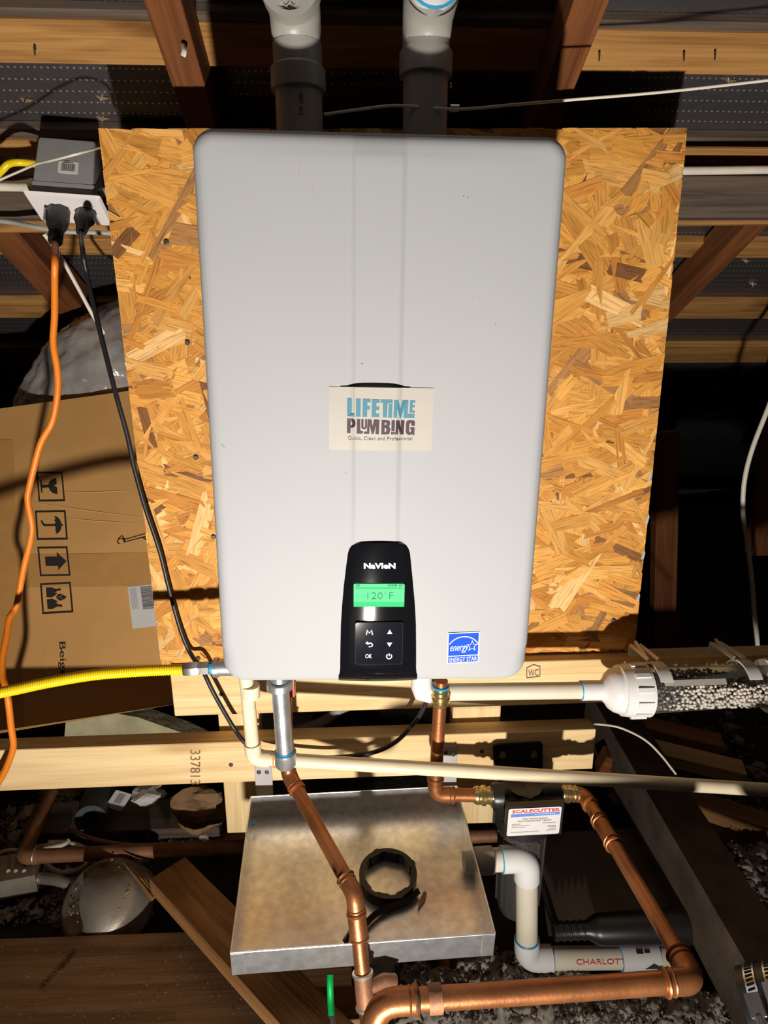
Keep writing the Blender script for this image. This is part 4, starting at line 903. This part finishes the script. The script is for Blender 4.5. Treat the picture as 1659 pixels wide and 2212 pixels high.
# symbols
FRM = [[(0, 0), (1, 0), (1, 1), (0, 1)], [(.055, .055), (.055, .945), (.945, .945), (.945, .055)]]
sym = dict(
 glass=[[(.12, .30), (.17, .30), (.17, .46), (.42, .47), (.46, .36), (.58, .27), (.74, .24), (.74, .46), (.62, .52), (.74, .58), (.74, .78), (.58, .74), (.47, .66), (.42, .55), (.17, .54), (.17, .72), (.12, .72)]],
 umbrella=[[(.62, .20), (.72, .24), (.80, .34), (.84, .48), (.89, .49), (.89, .51), (.84, .52), (.80, .66), (.72, .77), (.62, .81), (.65, .72), (.61, .66), (.65, .60), (.61, .53), (.30, .53), (.24, .58), (.22, .66), (.17, .66), (.19, .56), (.26, .47), (.61, .47), (.65, .40), (.61, .34), (.65, .28)]],
 arrow=[[(.22, .34), (.22, .66), (.62, .66), (.62, .80), (.92, .50), (.62, .20), (.62, .34)]],
 care=[[(.18, .15), (.35, .15), (.50, .22), (.66, .20), (.66, .26), (.52, .28), (.42, .38), (.52, .34), (.52, .38), (.36, .47), (.18, .46)], [(.18, .54), (.36, .53), (.52, .62), (.52, .66), (.42, .62), (.52, .72), (.66, .74), (.66, .80), (.50, .78), (.35, .85), (.18, .85)], [(.48, .50), (.60, .40), (.70, .42), (.60, .50)], [(.62, .51), (.72, .43), (.82, .50), (.72, .58)], [(.48, .53), (.60, .52), (.70, .60), (.58, .62)]])
for nm, q in (('glass', ((84, 1084), (141, 1083), (79, 1020))), ('umbrella', ((80, 1167), (147, 1166), (76, 1104))), ('arrow', ((87, 1245), (153, 1244), (81, 1182))), ('care', ((92, 1327), (159, 1323), (87, 1261)))):
    fr = CF(*q); fill('printed_frame', FRM, fr, K['ink'], carton, h=.0010, th=.0003); fill('printed_symbol', sym[nm], fr, K['ink'], carton, h=.0010, th=.0003)
text('printed_word', 'Beige', CF((124, 1388), (127, 1462), (142, 1387)), (0, 0, 1, 1), K['ink'], carton, h=.0010)
fr = CF((253, 1175), (316, 1170), (253, 1152))
fill('printed_picture', [stroke([(.28, .35), (1.05, .78)], .05), stroke([(.26, .10), (1.05, .50)], .05), stroke([(.80, .42), (.95, .30), (1.05, .05)], .05), stroke([(.13+.11*math.cos(math.radians(a)), .2+.26*math.sin(math.radians(a))) for a in range(0, 361, 30)], .04), stroke([(.05, .45), (.16, .75), (.25, .4)], .05), stroke([(.27, .05), (.27, .42)], .04)], fr, K['ink'], carton, h=.0010)
fr = CF((287, 1358), (342, 1352), (276, 1268))
sl_ = fill('shipping_label', [[(0, 0), (1, 0), (1, 1), (0, 1)]], fr, K['label'], carton, h=.0010, th=.0004)
y = .42; bars = []; rb = random.Random(2)
while y < .96:
    h_ = rb.choice((.006, .010, .016)); bars.append([(.5, y), (.95, y), (.95, y+h_), (.5, y+h_)]); y += h_+rb.choice((.008, .012))
fill('barcode', bars, fr, K['greyink'], sl_, h=.0015); fill('fine_print', [[(.08+.045*i, .45), (.10+.045*i, .45), (.10+.045*i, .95), (.08+.045*i, .95)] for i in range(6)], fr, K['cablegrey'], sl_, h=.0015)
# pale yellow board slab
sy_ = .60
out = [P(x, y, sy_) for x, y in ((125, 1680), (138, 1606), (142, 1557), (165, 1551), (245, 1540), (300, 1550), (350, 1568), (400, 1585), (440, 1604), (470, 1690))]
G().prism(out, V((0, .05, 0))).out('insulation_board', K['yfoam'], None, 30, label='pale yellow offcut of insulation board behind the lower rail', cat='board')
cable('corrugated_tube', [P(760, 1522, .44), P(735, 1532, .44), P(700, 1556, .44), P(655, 1574, .43), P(600, 1584, .42), P(560, 1590, .42)], [.0105+.0012*(i % 2) for i in range(41)], K['cablegrey'], 'white corrugated tube visible between the two rails', 'tube')
# dark plank behind, lower-left clutter on the floor
fl_ = .035
def F_(px, py, z=fl_): return PZ(px, py, z)
board('loose_board', F_(60, 1768, .05), F_(480, 1752, .05), .09, .03, K['grey_wood'], up=(0, 1, .1), label='grey weathered board lying on the floor behind the old copper pipe', cat='board')
a, b = F_(196, 1770, .085), F_(222, 1690, .075)
g = G().sweep([a, b], .034, 20, caps=False); g.sweep([a, b], .020, 20, caps=False); n = 20
g.f += [(k, (k+1) % n, 40+(k+1) % n, 40+k) for k in range(n)]
g.out('foam_sleeve', K['foam'], None, 40, label='dark grey foam pipe sleeve lying below the printed rail', cat='pipe insulation')
tg = frame_of(F_(228, 1742, .085), F_(262, 1752, .085), F_(252, 1706, .12))
tagp = fill('paper_tag', [rrect(0, 0, 1, 1, .08)], tg, K['label'], None, h=0, th=.002, label='white paper tag with barcode below the printed rail', cat='tag')
fill('barcode', [[(.30+.035*i, .35), (.315+.035*i, .35), (.315+.035*i, .9), (.30+.035*i, .9)] for i in range(12)], tg, K['greyink'], tagp, h=.002)
def crumple(name, c, sx, sy, sz, m, label, cat, seed, sub=3, amp=.45):
    bm = bmesh.new(); bmesh.ops.create_icosphere(bm, subdivisions=sub, radius=1); rb = random.Random(seed); ph = [(V((rb.gauss(0, 1), rb.gauss(0, 1), rb.gauss(0, 1))).normalized(), rb.uniform(0, 6)) for _ in range(14)]
    for v in bm.verts:
        d = 1+amp*max(-.6, sum(abs(math.sin(v.co.dot(q)*3.2+p))-.6 for q, p in ph)/5); v.co = V((v.co.x*sx*d, v.co.y*sy*d, v.co.z*sz*d))+V(c)
    vs = [v.co.copy() for v in bm.verts]; fs = [tuple(v.index for v in f.verts) for f in bm.faces]; bm.free()
    return mk(name, vs, fs, m, None, False, label=label, cat=cat)
crumple('crumpled_plastic', F_(318, 1716, .10), .035, .03, .018, K['tuft'], 'crumpled white plastic scrap beside the paper tag', 'scrap', 4)
crumple('crumpled_paper', F_(428, 1748, .085), .055, .035, .05, K['kraft'], 'crumpled brown kraft paper left of the pan', 'paper', 8, 3, .6)
# old copper pipe
oy_ = .285
oldp = thing('old_copper_pipe', 'old dull copper pipe with elbow crossing low behind the pan', 'copper pipe', P(300, 1850, oy_))
o0_, o1_, o2_ = F_(112, 1712, .09), P(48, 1851, oy_), P(1090, 1803, oy_)
pipe_run(oldp, [o0_, o1_, o2_], .0140, .022, K['copper_old'], K['copper_old'], hub=1.10, over=.018, bead=False)
G().ring(P(76, 1849, oy_), X, .0145, .0022).out('solder_joint', K['solder'], oldp)
for i, (pts, lb) in enumerate((([(-20, 1850), (15, 1838), (45, 1836), (90, 1828), (150, 1822), (190, 1838), (180, 1872), (130, 1884), (90, 1862)], 'beige flat cable looped under the old copper elbow'), ([(-20, 1880), (10, 1864), (40, 1858), (80, 1838), (135, 1825), (148, 1815)], 'beige cable end beside the old copper elbow'), ([(150, 1790), (200, 1812), (280, 1826), (380, 1824), (480, 1828)], 'brownish cable lying behind the old copper pipe'))):
    cable('flat_cable', [F_(x, y, .045+.012*i) for x, y in pts], .0048, K['cable'] if i < 2 else K['dusty'], lb)
jb = thing('junction_box', 'small grey metal junction box at the left edge below the copper elbow', 'junction box', F_(20, 1905, .03))
g = G().box(F_(22, 1892, .05), V((.055, .012, 0)), V((-.008, .035, 0)), Z*.022); g.out('box', K['dome'], jb, 0)
for px in (18, 34, 52): G().sweep([F_(px, 1882, .0722), F_(px, 1882, .0735)], .004, 8).out('knockout', K['zinc'], jb)
cable('flexible_conduit', [F_(72, 1896, .05), F_(95, 1898, .05), F_(125, 1902, .05), F_(152, 1911, .045), F_(170, 1925, .04)], [.010+.0012*(i % 2) for i in range(33)], K['dome'], 'short ribbed metal conduit between junction box and dome', 'conduit')
# dome
dc = F_(224, 1950, .04); da = V((-.25, -.42, .85)).normalized()
dm = thing('metal_dome', 'dusty round metal dome lying on the floor left of the split board', 'dome', dc-da*.03)
Rr = .083
G().sweep([dc-da*.035, dc-da*.033, dc-da*.031, dc+da*.012, dc+da*.024, dc+da*.030, dc+da*.032, dc+da*.029], [Rr*1.06, Rr*1.08, Rr*1.02, Rr*.98, Rr*.90, Rr*.78, Rr*.6, .002], 48).out('shell', K['dome'], dm, 1)
rb = random.Random(6); u_ = da.orthogonal().normalized(); q_ = da.cross(u_); g = G()
for k in range(110):
    r_ = Rr*.75*math.sqrt(rb.random()); a = rb.uniform(0, 6.3); c = dc+da*.0318+u_*(r_*math.cos(a)+.01)+q_*(r_*math.sin(a)); s = rb.uniform(.0006, .0016)
    g.box(c, u_*s*rb.uniform(.5, 1.8), q_*s, da*s*.6)
g.out('grit', K['splinter'], dm, 0, fix=False, kind='stuff')
# floor planks in the foreground
zp = .045
pl = board('floor_plank', F_(-220, 2128, zp), F_(760, 2088, zp), .166, .03, K['dusty'], up=(0, 1, 0), label='wide dusty plank with a faint grade stamp at the lower left', cat='plank')
pl2 = board('floor_plank', F_(-220, 2302, zp), F_(760, 2272, zp), .145, .03, K['dusty'], up=(0, 1, 0), label='nearest dusty plank along the bottom left edge', cat='plank')
text('stamp', '-1& No.2 E@@SM', frame_of(F_(88, 2145, zp+.0003), F_(166, 2062, zp+.0003), F_(80, 2136, zp+.0003)), (0, 0, 1, 1), K['ink'], pl, h=.0003)
g = G(); rb = random.Random(12)
for k in range(150):
    px, py = rb.uniform(0, 560), rb.uniform(2040, 2205); c = F_(px, py, zp+.0012); a = rb.uniform(0, 6.3); d_ = V((math.cos(a), math.sin(a), rb.uniform(-.1, .3))); s = rb.uniform(.001, .005); g.sweep([c-d_*s*.5, c+V((0, 0, .0006))+d_.cross(Z)*s*.2, c+d_*s*.5], [.00015, .0003, .0001], 4)
g.out('wood_shavings', K['splinter'], None, 0, fix=False, label='scattered pale wood shavings on the foreground planks', cat='shavings', kind='stuff')
# split board slanting under the pan
zb = .084
s0_, s1_ = F_(366, 1905, zb), F_(790, 2360, zb+.02)
wd_ = (F_(397, 1878, zb)-F_(332, 1938, zb)).length
sp_ = thing('split_board', 'orange-brown board with a splintered end slanting under the pan', 'board', s0_)
ud = (F_(397, 1878, zb)-F_(332, 1938, zb)).normalized()
ub = board('board', s0_, s1_, wd_, .034, K['orangeb'], sp_, up=-ud)
for k in range(7):
    a = F_(330+k*4, 1942-k*4, zb-.004-.002*k); tip = F_(265+k*9+(k % 3)*6, 1862+k*9, zb+.02-.004*k); G().sweep([a, a.lerp(tip, .5)+Z*.003, tip], [.0055, .0035, .0006], 5).out('splinter', K['splinter'] if k % 2 else K['orangeb'], sp_)
for px, py in ((372, 1953), ): screw('nail_hole', F_(px, py, zb+.002), Z, .004, K['dark'], sp_)
# brown upright pipe, green lever, timber under the pan
cable('upright_pipe', [PD(958, 2070, 1.20), PD(964, 2150, 1.17), PD(970, 2260, 1.10)], .0115, K['copper_old'], 'brown upright pipe behind the near copper pipe at the bottom', 'pipe')
gl = thing('green_lever', 'green valve lever standing beside the copper tee at the bottom', 'valve', PD(716, 2200, .93))
G().sweep(spline([PD(713, 2106, .83), PD(713, 2125, .825), PD(714, 2160, .82), PD(716, 2194, .81)]), .0052, 12, ell=(1, .8)).out('grip', K['green'], gl); G().sweep([PD(716, 2192, .81), PD(722, 2225, .80)], .0032, 8).out('stem', K['steel'], gl)
board('loose_board', F_(640, 2165, .10), F_(790, 2160, .10), .05, .03, K['dusty'], up=(0, 1, 0), label='short brown block behind the copper tee', cat='board')
# ================================================================== RIGHT SIDE
# joist coming towards the viewer
zj = CAM.z-.92
j0, j1, k0_, k1_ = PZ(1268, 1487, zj), PZ(1700, 2232, zj), PZ(1372, 1532, zj), PZ(1830, 2232, zj)
G().prism([j0, j1, k1_, k0_], V((0, 0, -.125))).out('floor_joist', K['dustbeam'], None, 0, label='dust-covered dark joist running towards the lower right corner', cat='joist')
def rboard(px0, py0, px1, py1, h, D0, D1, m, label, t=.05):
    return board('cut_board', PD(px0, py0, D0), PD(px1, py1, D1), h, t, m, up=(0, -.15, 1), label=label, cat='board')
rboard(1380, 1584, 1561, 1627, .040, 1.66, 1.62, K['orangeb'], 'upper cut board end right of the joist')
rboard(1395, 1633, 1610, 1686, .035, 1.60, 1.56, K['pine'], 'middle cut board right of the joist just above the tan pipe')
rboard(1470, 1745, 1760, 1842, .050, 1.55, 1.45, K['orangeb'], 'lower cut board at the right edge below the tan pipe')
rboard(1300, 1655, 1345, 1668, .06, 1.55, 1.55, K['redwood'], 'short red-brown board stub between rail end and joist', .04)
cable('thin_cable', [P(1270, 1563, .30), P(1300, 1565, .30), P(1340, 1572, .28), P(1390, 1596, .27), P(1425, 1628, .26), P(1460, 1672, .25)], .0024, K['cable'], 'thin pinkish wire curving over the joist right of the rail end')
board('attic_strut', P(1632, 1192, 1.15), P(1690, 830, 1.15), .075, .04, K['redwood'], up=X, label='dark red-brown strut standing in the gloom at the right edge', cat='strut')
board('attic_strut', P(1425, 1420, 1.2), P(1432, 930, 1.2), .075, .04, K['redwood'], up=X, label='dark red-brown strut in the gloom just right of the panel', cat='strut')
# dark panel and black tool behind the drain
G().prism([PZ(1160, 1800, .055), PZ(1430, 1786, .055), PZ(1480, 2000, .05), PZ(1185, 2020, .05)], V((0, 0, -.012))).out('brown_board', K['dpanel'], None, 0, label='dark brown flat sheet lying behind the white drain pipe', cat='board')
bt = thing('black_cylinder', 'black plastic cylinder with a narrow neck behind the drain pipe', 'cylinder', PZ(1350, 2020, .055))
t0_, t1_ = PZ(1195, 2012, .080), PZ(1480, 2000, .086)
g = G().sweep([t0_, t0_.lerp(t1_, .25), t0_.lerp(t1_, .30), t0_.lerp(t1_, .34), t1_], [.015, .015, .022, .026, .031], 24); g.out('body', K['plastic'], bt)
for s in (.02, .07, .12, .17, .22): G().ring(t0_.lerp(t1_, s), t1_-t0_, .0155, .0018).out('neck_rib', K['plastic'], bt)
cable('black_strap', [PZ(1160, 1880, .075), PZ(1178, 1930, .07), PZ(1192, 1975, .07), PZ(1200, 1995, .075), PZ(1212, 2008, .08)], .008, K['rubber'], 'black strap lying behind the upper drain elbow', 'strap')
# worm clamps on a hose end at the lower right corner
hcl = PD(1698, 2190, .74); ha = V((.80, -.30, .52)).normalized()
hc_ = thing('clamped_hose', 'hose end with shiny worm clamps in the lower right corner', 'hose', hcl-ha*.05)
G().sweep([hcl-ha*.034, hcl+ha*.10], .050, 40).out('hose', K['rubber'], hc_)
u_ = ha.orthogonal().normalized(); q_ = ha.cross(u_)
for k, s in enumerate((.004, -.018)):
    c = hcl+ha*s; cl = G().sweep([c-ha*.006, c-ha*.006, c+ha*.006, c+ha*.006], [.050, .052, .052, .050], 48).out('worm_clamp', K['steel'], hc_)
    g = G()
    for i in range(60):
        a = 2*math.pi*i/60; d_ = u_*math.cos(a)+q_*math.sin(a); g.box(c+d_*.0523, ha*.004+d_.cross(ha)*.0008, d_.cross(ha)*.0011, d_*.0003)
    g.out('clamp_slots', K['dark'], cl, 0, fix=False)
    w_ = PD(1640+14*k, 2122+38*k, .70); dd_ = (w_-c); dd_ = (dd_-ha*dd_.dot(ha)).normalized()
    G().box(c+dd_*.056, ha*.008, dd_.cross(ha)*.011, dd_*.006).out('screw_housing', K['steel'], cl, 0); G().sweep([c+dd_*.058-dd_.cross(ha)*.010, c+dd_*.058-dd_.cross(ha)*.022], .0055, 10).out('clamp_screw', K['steel'], cl)
# blown insulation
rb = random.Random(21); vs, fs = [], []
bm = bmesh.new(); bmesh.ops.create_icosphere(bm, subdivisions=3, radius=1); sv = [v.co.copy() for v in bm.verts]; sf = [tuple(v.index for v in f.verts) for f in bm.faces]; bm.free()
spots = [(1000, 1260, 2065, 2205, 190), (1180, 1560, 2160, 2215, 130), (860, 1010, 2100, 2215, 60), (1400, 1480, 2080, 2215, 50), (0, 320, 1740, 1990, 130), (1540, 1659, 1830, 2060, 60), (300, 480, 1790, 1830, 30), (90, 160, 1700, 1760, 25), (1330, 1659, 1520, 1760, 40)]
for x0, x1, y0, y1, n in spots:
    for k in range(n*7):
        p = PZ(rb.uniform(x0, x1), rb.uniform(y0, y1), -.002+rb.uniform(0, .02)*rb.random()); s = rb.uniform(.003, .008)
        if k % 7 == 0:
            sb_ = rb.uniform(.007, .017); off = V((rb.uniform(0, 50), 0, 0)); n0 = len(vs); axs = [rb.uniform(.7, 1.3) for _ in range(3)]
            for v in sv:
                dd = sb_*(1+.9*NZ.noise(v*1.7+off)+.5*NZ.noise(v*4+off)); vs.append(p+V((v.x*axs[0], v.y*axs[1], v.z*axs[2]*.8))*dd)
            fs += [tuple(a+n0 for a in f) for f in sf]
        for q in range(5):
            c = p+V((rb.gauss(0, s), rb.gauss(0, s), rb.gauss(0, s*.7))); u = V((rb.gauss(0, 1), rb.gauss(0, 1), rb.gauss(0, .7))).normalized(); v = u.orthogonal(); v = (M.Rotation(rb.uniform(0, 6.3), 3, u) @ v).normalized(); n_ = u.cross(v)
            a, b2 = rb.uniform(.001, .0042), rb.uniform(.0008, .003); n0 = len(vs)
            vs += [c-u*a-v*b2, c-v*b2*1.2+n_*b2*.6, c+u*a-v*b2*.5, c+u*a*.8+v*b2, c+v*b2*.7+n_*b2*.5, c-u*a*.9+v*b2]
            fs += [(n0, n0+1, n0+4, n0+5), (n0+1, n0+2, n0+3, n0+4)]
mk('blown_insulation', vs, fs, K['fluff'], None, 1, label='grey clumps of blown-in insulation scattered over the attic floor', cat='insulation', kind='stuff')
